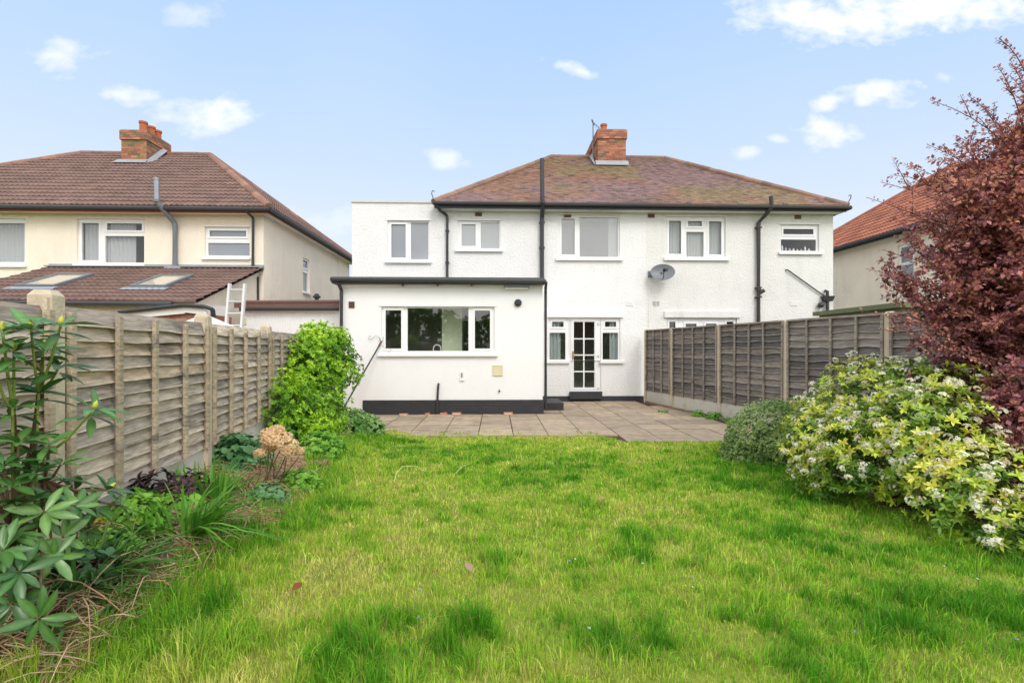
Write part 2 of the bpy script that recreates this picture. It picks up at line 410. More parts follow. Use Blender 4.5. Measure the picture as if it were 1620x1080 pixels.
def rect(x0, y0, x1, y1, pj):
    a, z = pj(x0, y0); b, q = pj(x1, y1)
    return (min(a,b), min(z,q), max(a,b), max(z,q))
def window(root, base, xf, r, panes, sill=None, glass='glass', inset=.06, name='window', curtain=None, pv='pvc', sillmat='pvc', drip=True):
    """r outer rectangle (a0,z0,a1,z1), panes [(a0,z0,a1,z1,casement)]"""
    mb = MB()
    holes = [p[:4] for p in panes]
    grid_holes(mb, *(r[0], r[2], r[1], r[3]), holes, inset, .055)
    for p in panes:
        if p[4]:
            w = .055; ring(mb, (p[0]-w+.012, p[1]-w+.012, p[2]+w-.012, p[3]+w-.012), w, inset-.02, inset-.001)
        else:
            ring(mb, (p[0]-.012, p[1]-.012, p[2]+.012, p[3]+.012), .012, inset-.006, inset-.001)
    f = build(name, mb.map(xf), M[pv], root, base)
    g = MB()
    for p in panes: g.poly([(p[0],inset+.03,p[1]),(p[2],inset+.03,p[1]),(p[2],inset+.03,p[3]),(p[0],inset+.03,p[3])])
    build('pane', g.map(xf), M[glass], f, base)
    if sill:
        q = MB(); q.box(sill[0], sill[1], -.075, inset-.003, sill[2], r[1]-.002); q.box(sill[0], sill[1], -.078, -.06, sill[2]-.012, sill[2]-.001)
        build('sill', q.map(xf), M[sillmat], f, base)
    if drip:
        q = MB(); q.box(r[0]-.05, r[2]+.05, -.018, inset-.003, r[3]+.001, r[3]+.03); build('lintel_trim', q.map(xf), M['pvc_cream'], f, base)
    for k in (curtain or []):
        a0, a1, z0, z1, mt, amp, per, dd = k
        n = max(8, int((a1-a0)/per*8)); q = MB()
        A = np.linspace(a0, a1, n); top = [q.vert((a, inset+dd+amp*math.sin(2*math.pi*a/per), z1)) for a in A]
        bot = [q.vert((a, inset+dd+amp*math.sin(2*math.pi*a/per+.3), z0)) for a in A]
        for i in range(n-1): q.f.append((bot[i], bot[i+1], top[i+1], top[i]))
        build('curtain', q.map(xf), M[mt], f, base, smooth=True)
    return f

def tile_slope(mb, A, B, RA, RB, gauge, tw, lip, colfn, wave=0.0, sub=1, stagger=True, sag=0.0, jit=.0):
    A, B, RA, RB = map(Vector, (A, B, RA, RB))
    e = (B-A).normalized(); up = (RA-A) - e*((RA-A).dot(e)); Ls = up.length; g = up.normalized(); n = e.cross(g).normalized()
    if n.z < 0: n = -n
    rows = max(1, round(Ls/gauge)); LB = (B-A).length; ra = (RA-A).dot(e); rb = (RB-A).dot(e)
    for j in range(rows):
        s0, s1 = j/rows, (j+1)/rows
        l0, r0, l1, r1 = ra*s0, LB+(rb-LB)*s0, ra*s1, LB+(rb-LB)*s1
        off = (tw/2 if (stagger and j % 2) else 0)
        k0 = math.floor((min(l0,l1)-off)/tw); k1 = math.ceil((max(r0,r1)-off)/tw)
        for k in range(k0, k1+1):
            c = colfn(k, j, rows); jt = random.uniform(-jit, jit)
            for q in range(sub):
                ta, tb = off+tw*(k+q/sub), off+tw*(k+(q+1)/sub)
                gap = 0.003 if (sub == 1 or q == sub-1) else 0
                a0, b0 = min(max(ta,l0),r0), min(max(tb-gap,l0),r0); a1, b1 = min(max(ta,l1),r1), min(max(tb-gap,l1),r1)
                if b0-a0 < 1e-4 and b1-a1 < 1e-4: continue
                wv = lambda t: wave*abs(math.sin(math.pi*t*2/tw)) if wave else 0.0
                sg = sag*math.sin(math.pi*s0)
                P = lambda t, ss, h: A + e*t + g*(Ls*ss) + n*(h-sg)
                i0 = mb.vert(P(a0, s0-.004, lip+jt+wv(a0)), c); i1 = mb.vert(P(b0, s0-.004, lip+jt+wv(b0)), c)
                i2 = mb.vert(P(b1, s1, .004+wv(b1)), c); i3 = mb.vert(P(a1, s1, .004+wv(a1)), c)
                mb.f.append((i0,i1,i2,i3))
                cd = c
                i4 = mb.vert(P(a0, s0-.004, -.01), cd); i5 = mb.vert(P(b0, s0-.004, -.01), cd)
                mb.f.append((i4,i5,i1,i0))
    # closing sheet under the tiles
    k_ = .03+sag; mb.poly([A-n*k_, B-n*k_, RB-n*k_, RA-n*k_], (.04,.03,.03))
def ridge_line(mb, P, Q, r, seg, colfn):
    P, Q = Vector(P), Vector(Q); n = max(1, round((Q-P).length/seg))
    for i in range(n):
        a = P.lerp(Q, i/n); b = P.lerp(Q, (i+1.02)/n)
        mb.tube([a, b], r*random.uniform(.96,1.05), None, 10, colfn(i))
def bricks_box(mb, x0, x1, y0, y1, z0, z1, pal, bw=.225, bh=.075, moss=0.0):
    """a brick shaft: mortar core with single bricks standing 4 mm proud"""
    mb.box(x0, x1, y0, y1, z0, z1, s(150,130,112))
    rows = max(1, round((z1-z0)/bh)); hh = (z1-z0)/rows
    def face(a0, a1, put):
        n = max(1, round((a1-a0)/bw)); w = (a1-a0)/n
        for j in range(rows):
            of = w/2 if j % 2 else 0
            for k in range(-1, n+1):
                p, q = max(a0+.002, a0+k*w+of+.006), min(a1-.002, a0+(k+1)*w+of-.006)
                if q-p < .03: continue
                c = random.choice(pal); k_ = random.uniform(.8, 1.15); c = tuple(x*k_ for x in c)
                if random.random() < moss*(j/rows)**1.5: c = random.choice([s(120,110,80), s(105,100,85), s(140,120,70)])
                put(p, q, z0+j*hh+.006, z0+(j+1)*hh-.006, c)
    e_ = .006
    face(x0, x1, lambda p,q,a,b,c: mb.box(p,q,y0-e_,y0-.001,a,b,c)); face(x0, x1, lambda p,q,a,b,c: mb.box(p,q,y1+.001,y1+e_,a,b,c))
    face(y0, y1, lambda p,q,a,b,c: mb.box(x0-e_,x0-.001,p,q,a,b,c)); face(y0, y1, lambda p,q,a,b,c: mb.box(x1+.001,x1+e_,p,q,a,b,c))
BR = [s(174,110,86), s(160,99,79), s(184,126,98), s(148,96,80), s(166,116,94)]
def chimney(root, base, x0, x1, y0, y1, z0, z1, pots, moss, potr=.12, poth=.42):
    mb = MB(); bricks_box(mb, x0, x1, y0, y1, z0, z1-.32, BR, moss=moss)
    bricks_box(mb, x0-.04, x1+.04, y0-.04, y1+.04, z1-.32, z1, BR, moss=moss*1.2)
    mb.box(x0-.02, x1+.02, y0-.02, y1+.02, z1+.001, z1+.03, s(140,130,110))
    ch = build('chimney', mb, M['attr_brick'], root, base, attr=True)
    for (px_, py_) in pots:
        p = MB(); p.lathe([(potr*1.1,z1+.025),(potr*.95,z1+.06),(potr*.9,z1+poth*.8),(potr*1.08,z1+poth*.84),(potr*1.08,z1+poth),(potr*.8,z1+poth),(potr*.75,z1+poth*.8),(.01,z1+poth*.8)], px_, py_, 16)
        build('chimney_pot', p, M['terracotta'], ch, base, smooth=False)
    return ch
def gutter(mb, pts, r=.06):
    for a, b in zip(pts, pts[1:]): mb.tube([a, b], r, None, 8)

# ================================================================== the white semi-detached pair
uA = hp(557, 400, VM)[0]; uB = hp(690, 400, VM)[0]; uP = hp(1022, 400, VM)[0]; uC = hp(1318, 400, VM)[0]
uE0 = hp(537, 500, VE)[0]; uE1 = hp(858.5, 500, VE)[0]
ZE, ZR, ZS = 5.73, 8.81, 5.58
VB, VR = 23.1, 18.6
base = ((uA+uC)/2, VM, 0)
house = hthing('semi_detached_house', 'white roughcast semi-detached house with mossy hipped tile roof and flat roofed extension', 'house', base)
pjM = lambda x, y: hp(x, y, VM)
pjE = lambda x, y: hp(x, y, VE)
W1 = rect(613, 348.5, 679, 412, pjM); W2 = rect(724.5, 348.5, 791.5, 394, pjM); W3 = rect(883, 339.5, 980.5, 408, pjM)
W4 = rect(1053.5, 342, 1148, 407, pjM); W5 = rect(1234, 354.5, 1296, 398.5, pjM)
FL = rect(868, 503, 901, 570, pjM); FD = rect(903, 503, 951, 618, pjM); FR = rect(952.5, 503, 981.5, 570, pjM)
NW = rect(1055, 503.5, 1166, 590, pjM)
# walls
w = MB(); grid_holes(w, uA, uB, .0, ZS+.22, [W1], VM, .16); w.poly([(uA,VM,0),(uA,VM,ZS+.22),(uA,VB-1,ZS+.22),(uA,VB-1,0)])
build('wall', w, M['white_render'], house, base)
w = MB(); grid_holes(w, uB, uP, 0, ZS, [W2, W3, (FL[0],FL[1],FR[2],FR[3]), (FD[0],FD[1],FD[2],FD[3])], VM, .16)
build('wall', w, M['white_render'], house, base)
w = MB(); w.poly([(uA,VB-.5,0),(uC,VB-.5,0),(uC,VB-.5,ZS),(uA,VB-.5,ZS)]); build('wall', w, M['white_render'], house, base)
# short piers between the door and its side lights
w = MB(); w.box(FL[2]-.001, FD[0], VM+.03, VM+.12, FL[1], FL[3]); build('door_jamb', w, M['pvc'], house, base); w = MB(); w.box(FD[2], FR[0]+.001, VM+.03, VM+.12, FR[1], FR[3])
build('door_jamb', w, M['pvc'], house, base)
w = MB(); grid_holes(w, uP, uC, 0, ZS, [W4, W5, NW], VM, .16); w.poly([(uC,VM,0),(uC,VB-.5,0),(uC,VB-.5,ZS),(uC,VM,ZS)])
o = build('wall', w, M['aged_render'], house, base); o['label'] = 'slightly grubby off-white roughcast wall'
w = MB(); w.poly([(uA+.02,VM+1.9,0),(uC-.02,VM+1.9,0),(uC-.02,VM+1.9,ZS),(uA+.02,VM+1.9,ZS)]); w.poly([(uA+.02,VM+.17,2.8),(uC-.02,VM+.17,2.8),(uC-.02,VM+1.9,2.8),(uA+.02,VM+1.9,2.8)])
build('inner_wall', w, M['inner_dark'], house, base)  # grey partition added to keep the rooms dim behind the glass
w = MB(); w.poly([(uA,VM,ZS+.2),(uB+.6,VM,ZS+.2),(uB+.6,VB-1,ZS+.2),(uA,VB-1,ZS+.2)]); build('flat_roof', w, M['felt'], house, base)
w = MB(); w.box(uA-.03, uB-.12, VM-.035, VM+.12, ZS+.2, ZS+.26); w.box(uA-.03, uA+.12, VM+.121, VB-1, ZS+.2, ZS+.26); build('coping', w, M['light_metal'], house, base)
# main roof
eL = hp(686, 318, VM-.35)[0]; eR = hp(1341, 326, VM-.35)[0]; rL = hp(873, 247, VR)[0]; rR = hp(1051, 250, VR)[0]
VF, VK = VM-.36, VB+.1
PAL = np.array([s(142,114,108), s(136,112,113), s(146,112,94), s(138,119,90), s(100,86,82)])
def roofcol(k, j, rows):
    x, y = k*.165, j*.1
    a = float(fbm(np.array(x*.55), np.array(y*.75+3), 3)); b = float(fbm(np.array(x*.5+9), np.array(y*.9), 8)); d = float(fbm(np.array(x*.35+31), np.array(y*.4+7), 17))
    c = PAL[0]*.5+PAL[1]*.5
    c = c*(1-smooth(a,.46,.62))+PAL[2]*smooth(a,.46,.62)
    m_ = smooth(b,.5,.66); c = c*(1-m_)+PAL[3]*m_
    q = smooth(d,.56,.72)*.75; c = c*(1-q)+PAL[4]*q
    if random.random() < .06: c = PAL[4]
    return tuple(c*random.uniform(.78,1.2))
mb = MB()
tile_slope(mb, (eL,VF,ZE), (eR,VF,ZE), (rL,VR,ZR), (rR,VR,ZR), .105, .168, .020, roofcol, jit=.004, sag=.05)
tile_slope(mb, (eR,VF,ZE), (eR,VK,ZE), (rR,VR,ZR), (rR,VR,ZR), .21, .34, .016, roofcol)
tile_slope(mb, (eR,VK,ZE), (eL,VK,ZE), (rR,VR,ZR), (rL,VR,ZR), .3, .4, .016, roofcol)
tile_slope(mb, (eL,VK,ZE), (eL,VF,ZE), (rL,VR,ZR), (rL,VR,ZR), .21, .34, .016, roofcol)
roof = build('roof', mb, M['attr_tile'], house, base, attr=True)
mb = MB(); rc = lambda i: tuple(np.array(random.choice([s(146,116,98), s(138,110,95), s(126,103,91)]))*random.uniform(.8,1.15))
for P, Q in (((eL,VF,ZE),(rL,VR,ZR)), ((eR,VF,ZE),(rR,VR,ZR)), ((rL,VR,ZR),(rR,VR,ZR)), ((eL,VK,ZE),(rL,VR,ZR)), ((eR,VK,ZE),(rR,VR,ZR))):
    ridge_line(mb, Vector(P)+Vector((0,0,-.02)), Vector(Q)+Vector((0,0,-.02)), .10, .33, rc)
build('ridge_tile', mb, M['attr_tile'], roof, base, attr=True)
for (a, sg) in ((eL, -1), (eR, 1)):
    mb = MB(); mb.tube([(a, VF, ZE+.06), (a+sg*.05, VF-.05, ZE+.2), (a+sg*.02, VF-.1, ZE+.27), (a-sg*.05, VF-.1, ZE+.24)], .012); build('hip_hook', mb, M['black_plastic'], roof, base)
# chimney
cx0 = hp(946, 250, 17.7)[0]; cx1 = hp(990, 250, 17.7)[0]
zc = hp(968, 206, 17.7)[1]
ch = chimney(house, base, cx0, cx1, 17.7, 20.0, 8.0, zc, [((cx0+.32), 18.2), ((cx0+.30), 18.9), ((cx0+.30), 19.5)], .15)
mb = MB(); zb = hp(968, 259, 17.66)[1]; k_ = (ZR-ZE)/(VR-VF)
mb.poly([(cx0-.1,17.55,ZE+k_*(17.55-VF)+.035),(cx1+.08,17.55,ZE+k_*(17.55-VF)+.035),(cx1+.08,17.68,zb+.12),(cx0-.1,17.68,zb+.12)])
mb.poly([(cx0-.16,17.55,ZE+k_*(17.55-VF)+.04),(cx0-.1,17.6,ZE+k_*(17.55-VF)+.04),(cx0-.03,18.6,ZR+.12),(cx0-.16,18.6,ZR+.04)])
build('flashing', mb, M['lead'], ch, base)
# soffit, fascia, gutter
uS0, uS1 = hp(700,330,VM)[0]-.25, eR-.02
mb = MB(); mb.box(eL+.05, eR-.05, VF+.05, VM-.002, ZS-.03, ZS-.001); build('soffit', mb, M['fascia_white'], house, base)
mb = MB(); mb.box(eL+.02, eR-.03, VF+.02, VF+.045, ZS-.04, ZE-.03); build('fascia', mb, M['black_paint'], house, base)
mb = MB(); gutter(mb, [(eL-.02, VF-.035, ZE-.055), (uP, VF-.035, ZE-.065)], .052); build('gutter', mb, M['black_plastic'], house, base)
mb = MB(); gutter(mb, [(uP+.003, VF-.035, ZE-.065), (eR+.05, VF-.035, ZE-.075)], .055)
gutter(mb, [(eR+.05, VF-.035, ZE-.075), (eR+.05, VK, ZE-.075)], .066)
o = build('gutter', mb, M['gutter_rust'], house, base); o['label'] = 'rust-flecked gutter'
for x in (1030, 757, 898, 1262):
    a, z = hp(x, 334, VM); mb = MB()
    mb.box(a-.10, a+.10, VM-.012, VM+.01, ZS-.17, ZS-.06); build('air_brick', mb, M['brown_vent'], house, base)
mb = MB(); hl_ = MB(); a, z = hp(1038, 480, VM); mb.box(a-.11, a+.11, VM-.006, VM+.01, z-.075, z+.075)
for i in range(5):
    for j in range(4): hl_.box(a-.10+i*.042, a-.072+i*.042, VM-.010, VM-.0065, z-.065+j*.036, z-.042+j*.036)
ab = build('air_brick', mb, M['white_render'], house, base); build('vent_holes', hl_, M['grey_metal'], ab, base)
for x in (996, 1255.5):
    mb = MB(); a, z = hp(x, 480, VM); mb.box(a-.11, a+.11, VM-.01, VM+.01, z-.07, z+.07)
    for i in range(5):
        for j in range(3): mb.box(a-.10+i*.042, a-.072+i*.042, VM-.016, VM-.009, z-.06+j*.045, z-.03+j*.045)
    build('air_brick', mb, M['white_render'], house, base)
# first floor windows
def P_(pj, *q, c): return (*rect(*q, pj), c)
F0 = front(VM)
def sl(pj, x0, x1, y): a, z = pj(x0, y); b, _ = pj(x1, y); return (a, b, z)
window(house, base, F0, W1, [P_(pjM,618,353.5,642,408,c=True), P_(pjM,649.5,351.5,677,410,c=False)], sl(pjM,609,683,415.5), 'glass_frosted')
window(house, base, F0, W2, [P_(pjM,729.5,353.5,753,389.5,c=True), P_(pjM,760.5,351.5,789.5,392.5,c=False)], sl(pjM,720,796,397.5), 'glass_frosted')
a0, z0 = pjM(964, 408); a1, z1 = pjM(980, 342)
b0, _ = pjM(886, 400); b1, _ = pjM(892, 400)
window(house, base, F0, W3, [P_(pjM,888,345,910,403,c=True), P_(pjM,917.5,343,978,406,c=False)], sl(pjM,879,985,411.5), 'glass_upper', curtain=[(a0,a1,z0,z1,'net',.02,.12,.1)])
c0, zz0 = pjM(1056, 407); c1, zz1 = pjM(1146, 343)
window(house, base, F0, W4, [P_(pjM,1058.5,348,1079,402,c=True), P_(pjM,1088.5,348.5,1112,358,c=True), P_(pjM,1087,366,1114.5,406,c=False), P_(pjM,1122,349,1143,403,c=True)],
       sl(pjM,1050,1153,411.5), 'glass', curtain=[(c0,c1,zz0,zz1,'blind',.012,.09,.10)])
window(house, base, F0, W5, [P_(pjM,1240,361,1289,371,c=True), P_(pjM,1237,378,1293,396.5,c=False)], sl(pjM,1231,1301,402), 'glass')
# bottles on the bathroom sill
a, z = pjM(1240, 397.5)
for i in range(8):
    h_ = random.uniform(.10, .22); r_ = random.uniform(.028, .048); x = a+.06+i*.118; q = MB()
    q.lathe([(r_, .01), (r_, .01+h_*.7), (r_*.45, .01+h_*.85), (r_*.45, .01+h_)], 0, 0, 10, random.choice([s(220,225,230), s(120,160,190), s(230,220,190), s(190,190,200)]))
    o = build('toiletry_bottle', q, M['straw'], None, attr=True); o.location = h2w(x, VM+.2, z); tag(o, 'small pale bottle standing behind the small bathroom window of the white house', 'bottle', 'bottles on the bathroom window sill')
# french door and side lights
mb = MB(); q = rect(862.5, 491.5, 986, 502, pjM); mb.box(q[0], q[2], VM-.06, VM-.001, q[1], q[3]); build('door_lintel', mb, M['smooth_white'], house, base)
mb = MB(); q = rect(1050.5, 492.5, 1170, 502.5, pjM); mb.box(q[0], q[2], VM-.06, VM-.001, q[1], q[3]); o = build('door_lintel', mb, M['aged_render'], house, base)
ca, cz0 = pjM(870, 568); cb, cz1 = pjM(888, 526); da, _ = pjM(966, 568); db, _ = pjM(980, 568)
window(house, base, F0, FL, [P_(pjM,873,508,892.5,517.5,c=True), P_(pjM,869.8,526,895,568.5,c=False)], sl(pjM,863,901,573.5), 'glass_dark', curtain=[(ca,cb,cz0,pjM(0,506)[1],'curtain',.03,.11,.10)], drip=False)
window(house, base, F0, FR, [P_(pjM,957,508,976,517.5,c=True), P_(pjM,954,526,978.5,568.5,c=False)], sl(pjM,949,987,573.5), 'glass_dark', curtain=[(da,db,cz0,pjM(0,506)[1],'curtain',.03,.11,.10)], drip=False)
mb = MB()
panes = []
for (x0, x1) in ((908.2,923.2),(925.2,940.8)):
    for (y0, y1) in ((509,534.8),(536.6,560.6),(562.4,586.6),(588.6,613)): panes.append(rect(x0,y0,x1,y1,pjM))
grid_holes(mb, FD[0], FD[2], FD[1], FD[3], panes, .05, .05)
dl = rect(905.5, 505.5, 944, 616, pjM); ring(mb, dl, .045, .03, .049)
door = build('french_door', mb.map(F0), M['pvc'], house, base)
mb = MB()
for p in panes: mb.poly([(p[0],.075,p[1]),(p[2],.075,p[1]),(p[2],.075,p[3]),(p[0],.075,p[3])])
build('pane', mb.map(F0), M['glass_dark'], door, base)
a, z = pjM(906.6, 562); mb = MB(); mb.box(a-.018, a+.018, .012, .028, z-.12, z+.12); mb.tube([(a,.02,z+.03),(a,-.03,z+.03),(a+.11,-.03,z+.03)], .011); build('handle', mb.map(F0), M['brass'], door, base)
for y in (512, 563, 614.5):
    a, z = pjM(947, y); mb = MB(); mb.box(a-.03, a+.03, .02, .048, z-.03, z+.03); build('hinge', mb.map(F0), M['light_metal'], door, base)
# patio doors of the right half (only their heads show above the fence)
window(house, base, F0, NW, [P_(pjM,1059,508,1070,586,c=True), P_(pjM,1085,511,1103.5,586,c=True), P_(pjM,1117,511,1135,586,c=True), P_(pjM,1150,508,1162,586,c=True)], None, 'glass', name='patio_door', drip=False)
# plinth, steps
mb = MB(); q0, q1 = uE1+.003, hp(1018,632,VM)[0]; mb.box(q0, q1, VM-.03, VM-.001, -.05, .165)
build('plinth', mb, M['black_paint'], house, base)
mb = MB(); q = rect(900.5, 619, 951, 629, pjM); mb.box(q[0], q[2], VM-.16, VM-.032, q[1]-.02, q[3]+.003); build('door_step', mb, M['black_paint'], house, base)
# ---- extension
XW = rect(603, 484.5, 782.5, 560, pjE)
ZX = hp(700, 450, VE)[1]
w = MB(); grid_holes(w, uE0, uE1, 0, ZX, [XW], VE, .14); w.poly([(uE1,VE,0),(uE1,VM-.001,0),(uE1,VM-.001,ZX),(uE1,VE,ZX)]); w.poly([(uE0,VE,0),(uE0,VM-.001,0),(uE0,VM-.001,ZX),(uE0,VE,ZX)])
build('extension_wall', w, M['smooth_white'], house, base)
w = MB(); w.poly([(uE0,VM-.4,0),(uE1,VM-.4,0),(uE1,VM-.4,ZX),(uE0,VM-.4,ZX)]); build('inner_wall', w, M['inner_dark'], house, base)  # grey liner added in front of the white wall so the room reads dark
a, _ = hp(699, 520, VE+.75); b, _ = hp(731, 520, VE+.75); w = MB(); w.box(a, b, VE+.75, VM-.41, .0, ZX-.02); o = build('inner_wall', w, M['inner_wall'], house, base); o['label'] = 'pale green pier seen through the kitchen window'
a, _ = hp(603, 520, VE); b, z = hp(783, 556, VE); w = MB(); w.box(a-.2, b+.2, VE+.2, VE+.75, z-.12, z-.02); build('worktop', w, M['inner_dark'], house, base)
mb = MB(); q = rect(537, 449.5, 858.5, 456.5, pjE); mb.box(uE0-.01, uE1, VE-.03, VE-.001, q[1], ZX-.002); build('fascia', mb, M['fascia_white'], house, base)
xl, zt = hp(524, 437, VE-.16); zl = hp(700, 447.5, VE-.16)[1]
mb = MB(); mb.box(xl, uE1+.03, VE-.16, VM-.002, ZX+.003, zt-.04); mb.box(xl-.0, uE1+.03, VE-.19, VE-.1, zt-.10, zt-.012)
build('extension_roof', mb, M['felt'], house, base)
mb = MB(); gutter(mb, [(xl+.01, VE-.225, zl+.065), (uE1+.06, VE-.225, zl+.03)], .052); build('gutter', mb, M['black_plastic'], house, base)
for x in (637, 692, 746): 
    a, z = hp(x, 451, VE-.1); mb = MB(); mb.box(a-.015, a+.015, VE-.2, VE-.031, z-.02, z+.03); build('gutter_bracket', mb, M['black_plastic'], house, base)
pE = front(VE)
window(house, base, pE, XW, [P_(pjE,608.5,489.5,635,552,c=True), P_(pjE,644,486.8,741,555,c=False), P_(pjE,750.3,490,776,552,c=True)], sl(pjE,598,787.5,562.5), 'glass_dark')
mb = MB(); q0 = hp(574,640,VE)[0]; mb.box(q0, uE1+.010, VE-.020, VE-.001, -.05, .352)
for j in range(5):
    u = q0-(.11 if j % 2 else 0)
    while u < uE1+.01:
        a, b = max(u+.004, q0), min(u+.221, uE1+.012)
        if b-a > .03: mb.box(a, b, VE-.0265-random.uniform(0,.002), VE-.0201, j*.0704+.004, j*.0704+.067)
        u += .225
mb.box(uE1+.001, uE1+.025, VE, VM-.035, -.05, .352); build('plinth', mb, M['black_paint'], house, base)
mb = MB(); a = uE1+.028; b = hp(883,640,13.4)[0]; mb.box(a, b, 12.3, 13.4, -.03, .20); build('side_step', mb, M['black_paint'], house, base)
mb = MB(); q = rect(552, 477, 561, 487, pjE); mb.box(q[0], q[2], VE-.02, VE-.001, q[1], q[3])
for i in range(4): mb.box(q[0]+.01, q[2]-.01, VE-.03, VE-.019, q[1]+.012+i*.036, q[1]+.032+i*.036)
build('air_vent', mb, M['brown_vent'], house, base)
a, z = pjE(819.5, 479); mb = MB()
mb.tube([(a,VE-.001,z),(a,VE-.05,z)], .088, .085, 18); mb.tube([(a,VE-.05,z),(a,VE-.09,z)], .06, .05, 18); mb.tube([(a,VE-.09,z),(a,VE-.10,z)], .03, .03, 12); build('extractor_vent', mb, M['black_plastic'], house, base)
q = rect(779.5, 577.5, 795, 594, pjE); mb = MB(); mb.box(q[0], q[2], VE-.018, VE-.001, q[1], q[3]); ring(mb, q, .02, VE-.026, VE-.019); build('cover_plate', mb, M['beige'], house, base)
q = rect(728, 587.5, 734.5, 602, pjE); mb = MB(); mb.box(q[0], q[2], VE-.035, VE-.001, q[1], q[3]); sk = build('outdoor_socket', mb, M['pvc'], house, base)
mb = MB(); mb.box(q[0]+.035, q[0]+.055, VE-.06, VE-.036, q[1]+.09, q[1]+.19); build('switch_lever', mb, M['black_plastic'], sk, base)
mb = MB(); a, z = pjE(790, 618); mb.tube([(a,VE-.001,z),(a,VE-.05,z)], .022, .022, 10); build('overflow_pipe', mb, M['black_plastic'], house, base)
a, z = pjE(694, 607); b, z2 = pjE(691.5, 653); mb = MB(); mb.tube([(a,VE-.001,z-.005),(a,VE-.05,z),(a-.002,VE-.07,z-.04),(b,VE-.07,z2+.02)], .027, None, 10); build('waste_pipe', mb, M['black_plastic'], house, base)
# pipes of the left half
def pipe(pts, r, m, name='downpipe', label=None, v=VM-.09, clips=()):
    mb = MB(); mb.tube([(hp(x,y,v)[0], v+dv, hp(x,y,v)[1]) for x, y, dv in pts], r, None, 10)
    for (x, y) in clips:
        a, z = hp(x, y, v); mb.box(a-r*1.25, a+r*1.25, v-r*1.1, VM-.001, z-.018, z+.018)
    o = build(name, mb, M[m], house, base)
    if label: o['label'] = label
    return o
pipe([(693,324,-.28),(693.5,331,-.25),(697,335,-.15),(706,340,0),(707.5,344,0),(707.5,442,0)], .042, 'black_plastic', clips=((707.5,365),(707.5,415)))
pipe([(855.5,259,-.38),(856,320,-.38),(857,326,-.38),(857.3,345,-.02),(857.5,442,0)], .062, 'black_plastic', 'soil_pipe', clips=((857.4,352),(857.5,392)))
a = uE1+.06; mb = MB(); mb.tube([(a, VM-.09, 3.1), (a, VM-.09, .2)], .042, None, 10); build('downpipe', mb, M['black_plastic'], house, base); mb = MB(); mb.tube([(a,VE-.22,zl+.02),(a,VE-.1,zl-.12),(a+.02,VE+.1,zl-.2),(a+.02,VE+.1,.15)], .035, None, 10); build('downpipe', mb, M['black_plastic'], house, base)
a, z = hp(540, 452, VE-.07); mb = MB(); mb.tube([(a,VE-.22,z+.03),(a,VE-.2,z-.02),(a,VE-.07,z-.1),(a,VE-.07,.1)], .042, None, 10); build('downpipe', mb, M['black_plastic'], house, base)
# pipes of the right half
o = pipe([(1209.5,316,-.34),(1211.5,332,-.32),(1207,341,-.2),(1200,352,0),(1200,560,0)], .058, 'gutter_rust', 'soil_pipe', 'rusty cast iron soil pipe', clips=((1200,360),(1200,455),(1200,470)))
a, z = hp(1200, 462, VM-.09); mb = MB(); mb.tube([(a+.03,VM-.1,z-.02),(a+.15,VM-.13,z+.05)], .055, None, 10); mb.tube([(a,VM-.09,z+.1),(a,VM-.09,z+.05)], .075, None, 10); mb.tube([(a,VM-.09,z-.12),(a,VM-.09,z-.16)], .075, None, 10); build('pipe_joint', mb, M['gutter_rust'], house, base)
pipe([(1244.5,427,.08),(1246,426.5,.02),(1248.5,428,.02),(1306,469,.02)], .019, 'black_plastic', 'waste_pipe', v=VM-.07)
pipe([(1306,459.5,.05),(1309,461,0),(1309,470,0),(1309,560,0)], .045, 'black_plastic', v=VM-.1)
a, z = hp(1309.5, 473, VM-.1); mb = MB(); h0 = MB()
for zz, hw in ((z+.09,.16),(z+.02,.15),(z-.07,.09)): pass
P8 = [(a-.16,VM-.2,z+.085),(a+.16,VM-.2,z+.085),(a+.16,VM-.005,z+.085),(a-.16,VM-.005,z+.085),(a-.10,VM-.17,z-.07),(a+.10,VM-.17,z-.07),(a+.10,VM-.005,z-.07),(a-.10,VM-.005,z-.07)]
i8 = [mb.vert(p) for p in P8]
for q in ((0,1,2,3),(7,6,5,4),(0,4,5,1),(1,5,6,2),(2,6,7,3),(3,7,4,0)): mb.f.append(tuple(i8[k] for k in q))
build('rainwater_hopper', mb, M['black_plastic'], house, base)

# things fixed to the white house
a, z = hp(1048, 431, VM-.3); c_ = h2w(a, VM-.32, z)
dish = thing('satellite_dish', 'grey oval satellite dish on the white roughcast wall below a curtained bedroom window', 'satellite dish', c_, TH)
mb = MB(); ax = Vector((-.22,-1,.28)).normalized(); sx = ax.cross(Vector((0,0,1))).normalized(); sy = sx.cross(ax)
rings = []
for k, rr in enumerate((0.001,.25,.5,.75,.93,1.0,1.02)):
    rings.append([mb.vert(sx*(rr*.335*math.cos(t))+sy*(rr*.245*math.sin(t))+ax*(.07*rr*rr-.05)) for t in np.linspace(0,6.283,29)[:-1]])
for p, q in zip(rings, rings[1:]):
    for k in range(28): mb.f.append((p[k], p[(k+1)%28], q[(k+1)%28], q[k]))
build('dish_reflector', mb, M['grey_metal'], dish, smooth=True)
mb = MB(); mb.tube([sy*-.22+ax*-.03, sy*-.20+ax*.18, ax*.34+sy*-.06], .012); build('dish_arm', mb, M['black_plastic'], dish)
mb = MB(); mb.tube([ax*.36+sy*-.04, ax*.27+sy*-.08], .03, .035, 10); mb.box(-.05,.02,-.37,-.27,-.02,.05) ; build('receiver_head', mb, M['black_plastic'], dish)
mb = MB(); mb.tube([(0,0,0),(-.1,.16,-.02),(-.25,.30,-.02)], .02); mb.box(-.33,-.2,.28,.315,-.1,.08); build('wall_bracket', mb, M['grey_metal'], dish)
